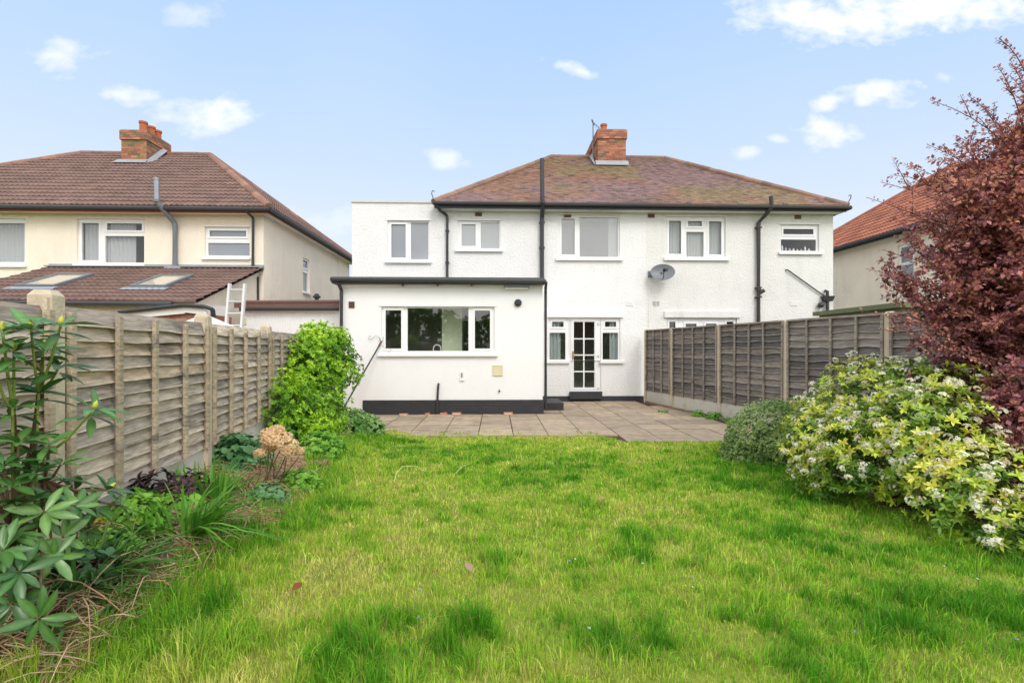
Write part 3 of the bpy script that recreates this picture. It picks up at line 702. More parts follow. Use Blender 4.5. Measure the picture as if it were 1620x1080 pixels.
mb = MB(); mb.tube([(-.27,.28,-.1),(-.30,.295,-.4),(-.30,.295,-2.2)], .006, None, 5); mb.tube([(0,-.1,-.2),(-.06,.1,-.5),(-.08,.29,-.7),(-.10,.295,-.95)], .005, None, 5); build('cable', mb, M['pvc_cream'], dish)
q = rect(797, 449.5, 837, 456.5, pjE); bb = ((q[0]+q[2])/2, VE-.05, q[1])
o = hthing('flood_light', 'grey box flood light under the eave of the flat roofed extension', 'light', bb)
mb = MB(); mb.box(q[0], q[2], VE-.14, VE-.032, q[1], q[3]); build('lamp_housing', mb, M['grey_metal'], o, bb)
mb = MB(); mb.box(q[0]+.03, q[2]-.03, VE-.13, VE-.04, q[1]-.02, q[1]-.001); build('lens', mb, M['pvc_cream'], o, bb)
a, z = hp(1298.5, 482.5, VM-.1); bb = (a, VM-.1, z)
o = hthing('security_camera', 'small black ball security camera beside the rainwater hopper', 'camera', bb)
mb = MB(); mb.lathe([(.01,-.085),(.05,-.07),(.08,-.03),(.085,0),(.08,.03),(.05,.07),(.01,.085)], 0, 0, 16); build('camera_ball', mb, M['black_plastic'], o, smooth=True)
mb = MB(); mb.tube([(0,.05,0),(0,.098,0)], .03); build('mount', mb, M['black_plastic'], o)
# aerial on the chimney
bb = (cx0-.12, 18.0, hp(936, 246, 18.0)[1])
o = hthing('television_aerial', 'thin television aerial mast strapped to the brick chimney of the white house', 'aerial', bb)
zt_ = hp(936, 193, 18.0)[1]
mb = MB(); mb.tube([(0,0,0),(0,0,zt_-bb[2])], .022, None, 7); build('mast', mb, M['grey_metal'], o)
hh = zt_-bb[2]; mb = MB(); mb.tube([(0,0,hh-.02),(.45,.1,hh-.35)], .012, None, 6); mb.tube([(-.06,-.1,hh+.03),(.06,.15,hh-.05)], .03, None, 6)
for k in range(5): mb.tube([(.05+k*.08,-.1,hh-.06-k*.07),(.05+k*.08,.22,hh-.06-k*.07)], .006, None, 5)
build('aerial_boom', mb, M['grey_metal'], o)
mb = MB(); mb.tube([(0,0,.05),(.13,.0,.05)], .015, None, 6); build('mast_bracket', mb, M['grey_metal'], o); mb = MB(); mb.tube([(0,0,.5),(.13,.0,.5)], .015, None, 6); build('mast_bracket', mb, M['grey_metal'], o)
# kitchen tap behind the window
a, z = hp(691.5, 557, VE+.35); bb = (a, VE+.35, z-.06)
o = hthing('kitchen_tap', 'swan neck kitchen tap behind the wide extension window', 'tap', bb)
mb = MB(); mb.tube([(-.09,0,0),(-.09,0,.15)]+[(-.09*math.cos(t),0,.15+.09*math.sin(t)) for t in np.linspace(0,3.1,9)]+[(.09,0,.09)], .012, None, 8); build('spout', mb, M['pvc'], o)
mb = MB(); mb.lathe([(.03,0),(.028,.03),(.015,.05)], -.09, 0, 10); build('tap_base', mb, M['chrome'], o)
# loose bricks at the foot of the extension
for i, (x, ln, hgt, dv, rz, lab) in enumerate(((638.5,.20,.045,.08,.05,'broken white-faced brick at the foot of the extension, closest to the feeder pole'),(676,.10,.05,.07,.4,'smallest broken orange brick end, between the white-faced brick and the waste pipe'),
      (702,.15,.06,.09,-.2,'chipped orange brick touching the foot of the black waste pipe'),(722.5,.215,.065,.07,.02,'whole salmon pink brick against the black plinth under the outdoor socket'),(804,.215,.065,.08,-.03,'pale salmon brick against the black plinth under the beige cover plate'))):
    a, z = hp(x, 655, VE-dv); mb = MB(); n0 = s(196,140,112); mb.box(-ln/2, ln/2, -.05, .05, .004, hgt, n0)
    mb.box(-ln/2+.02, ln/2-.03, -.052, -.049, hgt*.4, hgt*.75, s(222,200,182)) if i in (0,3,4) else mb.box(ln*.1, ln*.48, -.04, .03, hgt+.001, hgt+.018, s(176,104,72))
    o = build('loose_brick', mb, M['attr_brick'], None, attr=True); o.location = h2w(a, VE-dv, .0); o.rotation_euler = (0,0,TH+rz); tag(o, lab, 'brick', 'loose bricks along the extension plinth')
# leaning bird feeder pole
a, z = hp(550, 634, VE-.9); b, z2 = hp(603, 541, VE-.04); bb = (a, VE-.9, .0)
o = hthing('feeder_pole', 'black bird feeder pole with curled hooks leaning against the extension wall', 'pole', bb)
d_ = Vector((b-a, .86, z2-z)); st = Vector((0,0,z)) - d_*(z/d_.z)*1.0
mb = MB(); mb.tube([st, Vector((0,0,z)), Vector((0,0,z))+d_], .018, None, 8); build('pole', mb, M['black_plastic'], o)
tp = Vector((0,0,z))+d_; mb = MB(); mb.tube([tp-d_.normalized()*.12, tp+d_.normalized()*.02], .024); build('collar', mb, M['brown_vent'], o)
M['hook'] = mat('hook', s(120,120,122), .5, .05, 4)
def hk(pts): return [tp+Vector((x, -.01, y)) for x, y in pts]
sc_ = 11.5/FOC
mb = MB(); mb.tube(hk([(x*sc_, -y*sc_) for x, y in ((0,2),(-1,-5),(-5,-9),(-10,-9.5),(-14,-6),(-17,-3.5),(-19.5,-5),(-19,-9),(-16,-10))]), .0055, None, 6)
mb.tube(hk([(x*sc_, -y*sc_) for x, y in ((0,2),(3,-3),(4,-8))]), .007, None, 6); mb.tube(hk([(x*sc_, -y*sc_) for x, y in ((0,0),(-2,-4),(-2,-8))]), .006, None, 6); build('hook', mb, M['hook'], o)
mb = MB(); mb.tube(hk([((x)*sc_, -(y)*sc_) for x, y in ((2,6),(6,9),(13,10),(16,13),(14,16),(11,14))]), .005, None, 6); build('hook', mb, M['hook'], o)

# ================================================================== cream house on the left
uN = hp(417, 400, VM)[0]; NZ, NRZ = 5.52, 8.68
nrR = hp(332, 247, VR)[0]; nrL = hp(130, 244, VR)[0]; nL = nrL-4.4; neR = uN+.32
VNB = 23.0
base = ((nL+uN)/2, VM, 0)
nb = hthing('cream_house', 'cream rendered house with brown pantile roof, skylit lean-to and three-pot chimney', 'house', base)
NA = rect(-30, 345, 41, 418, pjM); NB_ = rect(121.5, 345.5, 228.5, 418, pjM); NC = rect(324, 358.5, 395, 407.5, pjM)
ltT = hp(418, 424.5, VM)[1]
w = MB(); grid_holes(w, nL+.3, uN, 0, NZ-.12, [NA, NB_, NC], VM, .14); 
pjS = lambda x, y: hps(x, y, uN)
SW = rect(479.5, 407, 490, 464, pjS)
side = MB(); grid_holes(side, VM, VNB-.3, 0, NZ-.12, [SW], 0, .14); side.map(lambda a, d, z: (uN-d, a, z))
off = len(w.v); w.v += side.v; w.c += side.c; w.f += [tuple(i+off for i in f) for f in side.f]
w.poly([(nL+.3,VNB-.3,0),(uN,VNB-.3,0),(uN,VNB-.3,NZ-.12),(nL+.3,VNB-.3,NZ-.12)]); w.poly([(nL+.3,VM,0),(nL+.3,VNB-.3,0),(nL+.3,VNB-.3,NZ-.12),(nL+.3,VM,NZ-.12)])
build('wall', w, M['cream_render'], nb, base)
w = MB(); w.poly([(nL+.31,VM+1.9,0),(uN-.2,VM+1.9,0),(uN-.2,VM+1.9,NZ-.2),(nL+.31,VM+1.9,NZ-.2)]); build('inner_wall', w, M['inner_dark'], nb, base)
def ncol(k, j, rows):
    a = float(fbm(np.array(k*.25), np.array(j*.3), 5)); c = np.array(s(110,88,80))*(1-a)+np.array(s(132,104,93))*a
    if random.random() < .012: c = c*1.18
    return tuple(c*random.uniform(.86,1.14))
mb = MB()
tile_slope(mb, (nL,VF,NZ), (neR,VF,NZ), (nrL,VR,NRZ), (nrR,VR,NRZ), .335, .30, .035, ncol, wave=.035, sub=6, stagger=False, jit=.004)
tile_slope(mb, (neR,VF,NZ), (neR,VNB,NZ), (nrR,VR,NRZ), (nrR,VR,NRZ), .335, .30, .035, ncol, wave=.035, sub=4, stagger=False)
tile_slope(mb, (neR,VNB,NZ), (nL,VNB,NZ), (nrR,VR,NRZ), (nrL,VR,NRZ), .5, .6, .035, ncol)
tile_slope(mb, (nL,VNB,NZ), (nL,VF,NZ), (nrL,VR,NRZ), (nrL,VR,NRZ), .5, .6, .035, ncol)
roof = build('roof', mb, M['attr_tile'], nb, base, attr=True)
mb = MB(); rc2 = lambda i: tuple(np.array(random.choice([s(152,112,94), s(140,104,90), s(130,100,86)]))*random.uniform(.85,1.12))
for P, Q in (((nL,VF,NZ),(nrL,VR,NRZ)), ((neR,VF,NZ),(nrR,VR,NRZ)), ((nrL,VR,NRZ),(nrR,VR,NRZ)), ((neR,VNB,NZ),(nrR,VR,NRZ))): ridge_line(mb, P, Q, .125, .4, rc2)
build('ridge_tile', mb, M['attr_tile'], roof, base, attr=True)
x0 = hp(192, 230, 17.7)[0]; x1 = hp(232, 230, 17.7)[0]; zc = hp(212, 207, 17.7)[1]; v2 = hps(268, 230, x1)[0]
ch = chimney(nb, base, x0, x1, 17.7, v2, 8.0, zc, [(x1-.28,17.7+(v2-17.7)*.2), (x1-.27,17.7+(v2-17.7)*.52), (x1-.27,17.7+(v2-17.7)*.8)], .7, .13, .42)
kn = (NRZ-NZ)/(VR-VF); mb = MB(); zz_ = NZ+kn*(17.55-VF)
mb.poly([(x0-.15,17.45,zz_+.03),(x1+.12,17.45,zz_+.03),(x1+.05,17.68,zz_+.22),(x0-.1,17.68,zz_+.22)]); mb.poly([(x1+.014,17.5,zz_+.03),(x1+.26,17.75,zz_+.2),(x1+.2,18.5,NRZ+.12),(x1+.014,18.5,NRZ+.22)])
build('flashing', mb, M['lead'], ch, base)
mb = MB(); mb.box(nL+.1, neR-.08, VF+.05, VM-.002, NZ-.13, NZ-.1); mb.box(uN+.002, neR-.05, VM, VNB-.1, NZ-.13, NZ-.1); build('soffit', mb, M['cream_render'], nb, base)
mb = MB(); mb.box(nL+.05, neR-.04, VF+.02, VF+.045, NZ-.17, NZ-.03); build('fascia', mb, M['red_fascia'], nb, base)
mb = MB(); mb.box(neR-.045, neR-.02, VF+.05, VNB-.05, NZ-.17, NZ-.03); o = build('fascia', mb, M['brown_fascia'], nb, base)
mb = MB(); gutter(mb, [(nL,VF-.035,NZ-.05),(neR+.05,VF-.035,NZ-.07)], .06); gutter(mb, [(neR+.04,VF-.035,NZ-.07),(neR+.04,VNB,NZ-.07)], .06); build('gutter', mb, M['black_plastic'], nb, base)
netA = lambda q, m='net', k=.10: (q[0]+.04, q[2]-.04, q[1]+.03, q[3]-.03, m, .018, k, .12)
window(nb, base, F0, NA, [P_(pjM,-25,352,36,414,c=False)], sl(pjM,-34,43,422), 'glass', curtain=[netA(NA)])
cA, cz_ = pjM(165, 414); cB, cy_ = pjM(208, 352)
window(nb, base, F0, NB_, [P_(pjM,127,351.5,155,412,c=True), P_(pjM,166.5,352,223.5,364.5,c=True), P_(pjM,164,372.5,226,415,c=False)], sl(pjM,118,231,420), 'glass',
       curtain=[(NB_[0]+.04, cB, NB_[1]+.03, NB_[3]-.03, 'net', .02, .12, .12)])
window(nb, base, F0, NC, [P_(pjM,329.5,363.5,389,374.5,c=True), P_(pjM,327.5,383.5,393.5,404,c=False)], sl(pjM,320,397,410), 'glass_frosted')
fS = lambda a, d, z: (uN-d, a, z)
q = rect(480.5, 410, 489, 426, pjS); q2 = rect(480.5, 430, 489, 462, pjS)
window(nb, base, fS, SW, [(*q, True), (*q2, False)], (SW[0]-.05, SW[2]+.05, SW[1]-.05), 'glass_frosted', drip=False)
# flue, downpipe
mb = MB(); pp = lambda x, y, dv: (hp(x,y,VM-.12)[0], VM-.12+dv, hp(x,y,VM-.12)[1])
mb.tube([pp(262.5,291,-.38), pp(263,323,-.38)], .068, None, 12); mb.tube([pp(262.5,289,-.38), pp(262.5,292,-.38)], .08, None, 12); fl = build('flue', mb, M['steel'], nb, base)
mb = MB(); mb.tube([pp(263,323.5,-.38), pp(265,330,-.34), pp(276,352,-.02), pp(277,358,0), pp(276.7,424,0)], .068, None, 12); mb.tube([pp(263,322,-.38),pp(263,326,-.38)], .08, None, 12); build('flue', mb, M['grey_metal'], nb, base)
mb = MB(); a, z = hp(276.7, 424, VM-.12); mb.box(a-.22, a+.22, VM-.26, VM-.005, z-.06, z+.02); build('flashing', mb, M['lead'], nb, base)
mb = MB(); mb.tube([pp(397,332,-.28), pp(397.5,339,-.26), pp(400.5,345,0), pp(400,427,0)], .042, None, 10); build('downpipe', mb, M['black_plastic'], nb, base)
# lean-to
luR = hp(418, 425, VM)[0]; luL = hp(80, 424, VM)[0]; lv, lz = hps(311, 477, luR)
lw = luR-.18
mb = MB(); lcol = lambda k, j, rows: tuple(np.array(ncol(k,j,rows))*.92)
tile_slope(mb, (luL,lv,lz), (luR,lv,lz), (luL,VM-.002,ltT), (luR,VM-.002,ltT), .32, .30, .032, lcol, wave=.032, sub=6, stagger=False, jit=.004)
lr = build('lean_to_roof', mb, M['attr_tile'], nb, base, attr=True)
mb = MB(); mb.box(luL, luR, VM-.06, VM-.003, ltT+.0, ltT+.09); mb.box(luL, luR-.1, VM-.22, VM-.061, ltT+.0, ltT+.025); build('flashing', mb, M['lead'], lr, base)
w = MB(); w.poly([(luL+.15,lv+.25,0),(lw,lv+.25,0),(lw,lv+.25,lz),(luL+.15,lv+.25,lz)]); w.poly([(lw,lv+.25,0),(lw,VM-.001,0),(lw,VM-.001,ltT-.05),(lw,lv+.25,lz+.02)]); w.poly([(luL+.15,lv+.25,0),(luL+.15,VM-.001,0),(luL+.15,VM-.001,ltT-.05),(luL+.15,lv+.25,lz+.02)])
build('lean_to_wall', w, M['cream_render'], nb, base)
mb = MB(); gutter(mb, [(luL,lv-.05,lz-.04),(luR-.5,lv-.05,lz-.06)], .055); build('gutter', mb, M['black_plastic'], nb, base)
mb = MB(); mb.tube([(lw+.03, VM-.05, ltT-.25), (lw+.03, VM-.05, 2.4)], .03, None, 8); build('downpipe', mb, M['black_plastic'], nb, base)
lk = (ltT-lz)/(VM-lv); ln_ = Vector((0,-lk,1)).normalized(); lg = Vector((0,1,lk)).normalized()
def ltp(x, y):
    ru, rv, rz = hray(x, y); t = (ltT-VM*lk-CAMZ)/(rz-lk*rv); return t*ru, t*rv
for cs in (((83.3,437.7),(143,437.7),(97,457),(32,457)), ((251.7,439.3),(305,439.3),(267,457.7),(208,457.7))):
    pts = [ltp(*c) for c in cs]; u0 = (pts[0][0]+pts[3][0])/2; u1 = (pts[1][0]+pts[2][0])/2; v1 = (pts[0][1]+pts[1][1])/2; v0 = (pts[2][1]+pts[3][1])/2
    org = Vector((u0, v0, ltT+(v0-VM)*lk)); ls = (v1-v0)*math.sqrt(1+lk*lk); W_ = u1-u0
    T = lambda a, b, c: org+Vector((a,0,0))+lg*b+ln_*c
    mb = MB(); ring(mb, (0,0,W_,ls), .09, .02, .10); mb.v = [tuple(T(p[0], p[2], p[1])) for p in mb.v]; sk = build('skylight', mb, M['grey_metal'], nb, base)
    mb = MB(); mb.poly([(T(.08,.08,.075)),(T(W_-.08,.08,.075)),(T(W_-.08,ls-.08,.075)),(T(.08,ls-.08,.075))]); build('pane', mb, M['glass_sky'], sk, base)
    mb = MB(); mb.poly([T(-.12,-.22,.055),T(W_+.12,-.22,.055),T(W_+.08,.0,.06),T(-.08,.0,.06)]); build('flashing', mb, M['lead'], sk, base)
# porch in front of the lean-to
pv = 10.45; g = lambda x, y: (lambda q: (q[0], pv, q[1]))(hp(x, y, pv))
mb = MB(); A_, B_, C_, D_ = g(188,493.5), g(290,482.5), g(322,484.5), g(336,489)
mb.tube([A_, B_, C_, D_], .04, None, 8); mb.tube([D_, Vector(D_)+Vector((0,.05,-.16))], .045, None, 8); build('porch_gutter', mb, M['black_plastic'], nb, base)
mb = MB()
for (p, q) in ((A_,B_),(B_,C_)):
    for dy in (.02, .05): pass
    mb.poly([Vector(p)+Vector((0,.05,.02)), Vector(q)+Vector((0,.05,.02)), Vector(q)+Vector((0,.05,-.17)), Vector(p)+Vector((0,.05,-.15))])
    mb.poly([Vector(p)+Vector((0,.0,.035)), Vector(q)+Vector((0,0,.035)), (q[0], lv+.25, q[2]+.09), (p[0], lv+.25, p[2]+.09)])
mb.poly([Vector(C_)+Vector((0,.05,.02)), (C_[0], lv+.25, C_[2]+.08), (C_[0], lv+.25, C_[2]-.17), Vector(C_)+Vector((0,.05,-.17))])
build('porch_fascia', mb, M['fascia_white'], nb, base)
mb = MB(); bricks_box(mb, g(200,500)[0], g(326,500)[0], pv+.12, lv+.24, 0, 2.28, BR); build('porch_wall', mb, M['attr_brick'], nb, base, attr=True)

# ================================================================== garage between the houses
gv = 12.6; u0 = hp(384, 500, gv)[0]; u1 = uE0-.02; zt2 = hp(450, 479, gv)[1]; zf = hp(450, 488, gv)[1]; zg2 = hp(450, 494, gv)[1]
base = ((u0+u1)/2, gv, 0)
ga = hthing('garage', 'low white clad garage with brown roof edge beside the white extension', 'garage', base)
mb = MB(); n = 44
for i in range(n):
    p, q = u0+(u1-u0)*i/n, u0+(u1-u0)*(i+1)/n
    mb.poly([(p,gv,0),(q-.012,gv,0),(q-.012,gv,zg2),(p,gv,zg2)]); mb.poly([(q-.012,gv,0),(q-.006,gv+.008,0),(q-.006,gv+.008,zg2),(q-.012,gv,zg2)]); mb.poly([(q-.006,gv+.008,0),(q,gv,0),(q,gv,zg2),(q-.006,gv+.008,zg2)])
mb.poly([(u0,gv,0),(u0,gv+6,0),(u0,gv+6,zg2),(u0,gv,zg2)]); build('cladding', mb, M['cladding'], ga, base)
mb = MB(); mb.box(u0-.1, u1, gv-.12, gv+6, zf+.04, zt2-.02); build('roof', mb, M['felt'], ga, base)
mb = MB(); mb.box(u0-.12, u1-.08, gv-.18, gv-.121, zf, zt2); mb.tube([(u0-.12,gv-.15,zt2),(u1-.08,gv-.15,zt2+.02)], .05, None, 8); build('roof_edge', mb, M['brown_fascia'], ga, base)
mb = MB(); gutter(mb, [(u0,gv-.14,zf-.03),(u1-.1,gv-.14,zf-.02)], .04); build('gutter', mb, M['black_plastic'], ga, base)
mb = MB(); mb.box(u0-.05, u1, gv-.09, gv-.002, zg2-.0, zf-.04); build('fascia', mb, M['fascia_white'], ga, base)
a, z = hp(501, 478, gv+.4); mb = MB(); mb.lathe([(.07,zt2),(.07,zt2+.05),(.05,zt2+.08),(.05,zt2+.16),(.095,zt2+.17),(.1,zt2+.21),(.06,zt2+.23),(.06,zt2+.26),(.02,zt2+.28)], a, gv+.4, 14); build('vent_cowl', mb, M['black_plastic'], ga, base)
a, z = hp(386, 508, gv); mb = MB(); mb.box(a-.06,a+.06,gv-.03,gv-.001,z-.08,z+.08); build('wall_box', mb, M['beige'], ga, base)

# ladder
lvv = 10.3; bL = hp(353.5, 500, lvv); bR = hp(377.5, 505, lvv); tL = hp(364, 450, lvv+.35); tR = hp(388, 450, lvv+.35)
dx_ = (tL[0]-bL[0])/(tL[1]-bL[1]); zt3 = tL[1]; base = ((bL[0]+bR[0])/2-dx_*bL[1], lvv-.5, 0)
la = hthing('ladder', 'pale aluminium ladder leaning at the side of the cream lean-to', 'ladder', base)
H = lambda u_off, z: (base[0]+u_off+dx_*z, lvv-.5+.85*z/zt3, z)
wd = (tR[0]-tL[0])
for sgn in (-.5, .5):
    mb = MB(); p = H(sgn*wd, .02); q = H(sgn*wd, zt3+.02); w_ = .022
    i0 = [mb.vert((c[0]+a, c[1]+b, c[2])) for c in (p, q) for a, b in ((-w_,-.04),(w_,-.04),(w_,.04),(-w_,.04))]
    for f in ((0,1,5,4),(1,2,6,5),(2,3,7,6),(3,0,4,7),(4,5,6,7)): mb.f.append(f)
    build('rail', mb, M['light_metal'], la, base)
z = .25
while z < zt3-.05:
    mb = MB(); mb.tube([H(-wd*.5, z), H(wd*.5, z)], .024, None, 4); build('rung', mb, M['light_metal'], la, base); z += .255
# parasol
pvv = 8.6; cu, cz = hp(325, 497, pvv); ru_, rz_ = hp(380, 520, pvv); base = (cu, pvv, 0)
pa = hthing('garden_parasol', 'white canopy of a garden parasol just showing over the pale fence beside the ladder', 'parasol', base)
mb = MB(); ap = mb.vert((cu, pvv, cz)); rr = ru_-cu; ringv = [mb.vert((cu+rr*math.cos(t), pvv+rr*math.sin(t), rz_)) for t in np.linspace(0, 2*math.pi, 9)[:-1]]
lo_ = [mb.vert((cu+rr*math.cos(t), pvv+rr*math.sin(t), rz_-.06)) for t in np.linspace(0, 2*math.pi, 9)[:-1]]
for k in range(8): mb.f.append((ap, ringv[k], ringv[(k+1)%8])); mb.f.append((ringv[k], lo_[k], lo_[(k+1)%8], ringv[(k+1)%8]))
build('canopy', mb, M['canvas'], pa, base)
mb = MB(); mb.tube([(cu,pvv,0),(cu,pvv,cz+.04)], .02); build('pole', mb, M['light_metal'], pa, base)

# ================================================================== cream house on the right
Ur = 13.62; base = (Ur+4.5, VM, 0); NZ2 = 5.5
n2 = hthing('cream_house', 'cream house with orange tiled hipped roof half hidden by the purple leaved tree', 'house', base)
pjR = lambda x, y: hps(x, y, Ur)
RW = rect(1420, 389, 1446, 446, pjR)
w = MB(); grid_holes(w, VM, VNB-.3, 0, NZ2-.1, [RW], 0, .14); w.map(lambda a, d, z: (Ur+d, a, z))
w.poly([(Ur,VM,0),(Ur+12,VM,0),(Ur+12,VM,NZ2-.1),(Ur,VM,NZ2-.1)]); w.poly([(Ur,VNB-.3,0),(Ur+12,VNB-.3,0),(Ur+12,VNB-.3,NZ2-.1),(Ur,VNB-.3,NZ2-.1)])
w.poly([(Ur+12,VM,0),(Ur+12,VNB-.3,0),(Ur+12,VNB-.3,NZ2-.1),(Ur+12,VM,NZ2-.1)])
build('wall', w, M['cream_render'], n2, base)
fR = lambda a, d, z: (Ur+d, a, z)
m_ = (RW[1]+RW[3])/2
window(n2, base, fR, RW, [(RW[0]+.08, RW[1]+.08, RW[2]-.08, m_-.04, False), (RW[0]+.08, m_+.04, RW[2]-.08, RW[3]-.08, True)], (RW[0]-.06, RW[2]+.06, RW[1]-.05), 'glass_frosted', drip=False)
ocol = lambda k, j, rows: tuple(np.array(random.choice([s(158,98,74), s(146,90,70), s(166,106,80)]))*random.uniform(.85,1.12))
e0, e1 = Ur-.32, Ur+12.3; q0, q1 = Ur+4.2, Ur+8
mb = MB()
tile_slope(mb, (e0,VF,NZ2), (e1,VF,NZ2), (q0,VR,NRZ), (q1,VR,NRZ), .335, .3, .035, ocol, wave=.03, sub=4, stagger=False)
tile_slope(mb, (e0,VNB,NZ2), (e0,VF,NZ2), (q0,VR,NRZ), (q0,VR,NRZ), .335, .3, .035, ocol, wave=.03, sub=4, stagger=False)
tile_slope(mb, (e1,VNB,NZ2), (e0,VNB,NZ2), (q1,VR,NRZ), (q0,VR,NRZ), .5, .6, .035, ocol)
tile_slope(mb, (e1,VF,NZ2), (e1,VNB,NZ2), (q1,VR,NRZ), (q1,VR,NRZ), .5, .6, .035, ocol)
roof = build('roof', mb, M['attr_tile'], n2, base, attr=True)
mb = MB()
for P, Q in (((e0,VF,NZ2),(q0,VR,NRZ)), ((e0,VNB,NZ2),(q0,VR,NRZ)), ((q0,VR,NRZ),(q1,VR,NRZ))): ridge_line(mb, P, Q, .12, .4, ocol_ := (lambda i: ocol(i,0,1)))
build('ridge_tile', mb, M['attr_tile'], roof, base, attr=True)
chimney(n2, base, q0+2.6, q0+3.5, 17.9, 19.3, 8.0, 9.35, [(q0+3.0,18.2),(q0+3.0,18.9)], .3)
mb = MB(); gutter(mb, [(e0-.04,VF,NZ2-.06),(e0-.04,VNB,NZ2-.06)], .06); build('gutter', mb, M['black_plastic'], n2, base)
mb = MB(); mb.box(e0+.03, e0+.055, VF, VNB, NZ2-.16, NZ2-.03); build('fascia', mb, M['black_paint'], n2, base)
# shed behind the right fence
base = h2w(8.6, 11.2, 0); sh = hthing('garden_shed', 'shed with green mossy roof edge showing over the dark fence', 'shed', (8.6, 11.2, 0))
b0 = (8.6,11.2,0); zs = 2.55
mb = MB(); mb.box(8.7, 10.5, 10.3, 13, 0, zs-.1); build('shed_wall', mb, M['moss_wood'], sh, b0)
mb = MB(); mb.box(8.58, 10.6, 10.2, 13.1, zs-.11, zs+.0); build('shed_roof', mb, M['moss_wood'], sh, b0)

# ================================================================== ground, patio
def lerp_tab(x, xs, ys): return np.interp(x, xs, ys)
LY = [0.5,1.5,2.2,3.0,3.6,4.8,5.8,6.7,7.6,8.4,9.3]; LX = [-1.7,-1.72,-1.82,-1.88,-1.86,-2.0,-2.3,-2.45,-2.42,-2.42,-2.5]
RY = [0.5,1.5,3.0,3.6,4.2,5.2,6.0,7.2,8.2,8.5]; RX = [3.6,3.5,3.3,3.1,3.0,3.1,3.2,3.6,3.85,3.9]
def lawn_mask(X, Y, m=0.0):
    yfar = np.where(X < 1.45, 9.20+.03*X, np.where(X < 1.85, 9.24-(X-1.45)*2.1, 8.16+.02*X))
    return (X > lerp_tab(Y, LY, LX)+m) & (X < lerp_tab(Y, RY, RX)-m) & (Y < yfar+.03)
gx = np.concatenate([[-1500,-400,-100,-30,-12], np.arange(-7,9.01,.14), [14,30,100,400,1500]])
gy = np.concatenate([[-1500,-400,-100,-30,-10,-4], np.arange(-1.5,15.6,.14), [18,30,60,150,500,1800]])
GX, GY = np.meshgrid(gx, gy); GZ = ground(GX, GY) + (fbm(GX*3, GY*3, 4)-.5)*.03*((GY < 9.0) & (GY > -2))
V = np.stack([GX, GY, GZ], -1).reshape(-1, 3); nx_, ny_ = len(gx), len(gy)
ii = (np.arange(ny_-1)[:,None]*nx_+np.arange(nx_-1)[None]).ravel()
F = np.stack([ii, ii+1, ii+1+nx_, ii+nx_], 1)
lm = lawn_mask(V[:,0], V[:,1], -.05)
nzv = fbm(V[:,0]*2.1, V[:,1]*2.1, 2)
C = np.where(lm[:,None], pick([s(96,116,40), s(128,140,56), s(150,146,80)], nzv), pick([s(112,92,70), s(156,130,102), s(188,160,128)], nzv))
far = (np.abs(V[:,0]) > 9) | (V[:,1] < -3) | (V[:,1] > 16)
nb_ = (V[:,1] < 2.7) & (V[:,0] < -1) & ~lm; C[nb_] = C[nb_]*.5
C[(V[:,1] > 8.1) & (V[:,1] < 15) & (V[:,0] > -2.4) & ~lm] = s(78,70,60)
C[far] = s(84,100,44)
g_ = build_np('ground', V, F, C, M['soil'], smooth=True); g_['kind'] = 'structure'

mb = MB(); rs_ = random.Random(4)
fenceX = lambda Y: 5.52-.235*(Y-7.2)
du = .63; ys_ = [8.43]
vv = 8.17; rows = []
while vv < VM-.05:
    h_ = .62; rows.append((vv, min(vv+h_, VM-.035))); vv += h_
for j, (v0, v1) in enumerate(rows):
    off = 0.13
    u = -3.6+off
    while u < 6.5:
        w_ = du
        a, b = u, u+w_; u = b
        cxm, cym = (a+b)/2, (v0+v1)/2
        X, Y, _ = h2w(cxm, cym, 0)
        if X > fenceX(Y)-.06: continue
        if v1 < 9.2 and a < 1.70: continue
        vv0, vv1 = v0, v1
        if v0 < VE < v1 and a < uE1: vv1 = VE-.03
        elif v0 >= VE and a < uE1:
            if b > uE1+.3: a = uE1+.03
            else: continue
        if b-a < .08 or vv1-vv0 < .05: continue
        gp = .009; z = .016+rs_.uniform(-.003,.004); t1, t2 = rs_.uniform(-.004,.004), rs_.uniform(-.004,.004)
        c = tuple(np.array(rs_.choice([s(162,145,124), s(152,138,120), s(168,150,128)]))*rs_.uniform(.9,1.08))
        e_ = .012
        P = [(a+gp,vv0+gp,z+t1),(b-gp,vv0+gp,z+t2),(b-gp,vv1-gp,z-t1),(a+gp,vv1-gp,z-t2)]
        i = [mb.vert(h2w(*p), c) for p in P]; k = [mb.vert(h2w(p[0],p[1],-.03), c) for p in P]
        mb.f.append(tuple(i))
        for q in range(4): mb.f.append((k[q], k[(q+1)%4], i[(q+1)%4], i[q]))
o = build('paving', mb, M['attr_slab'], attr=True); o['kind'] = 'structure'

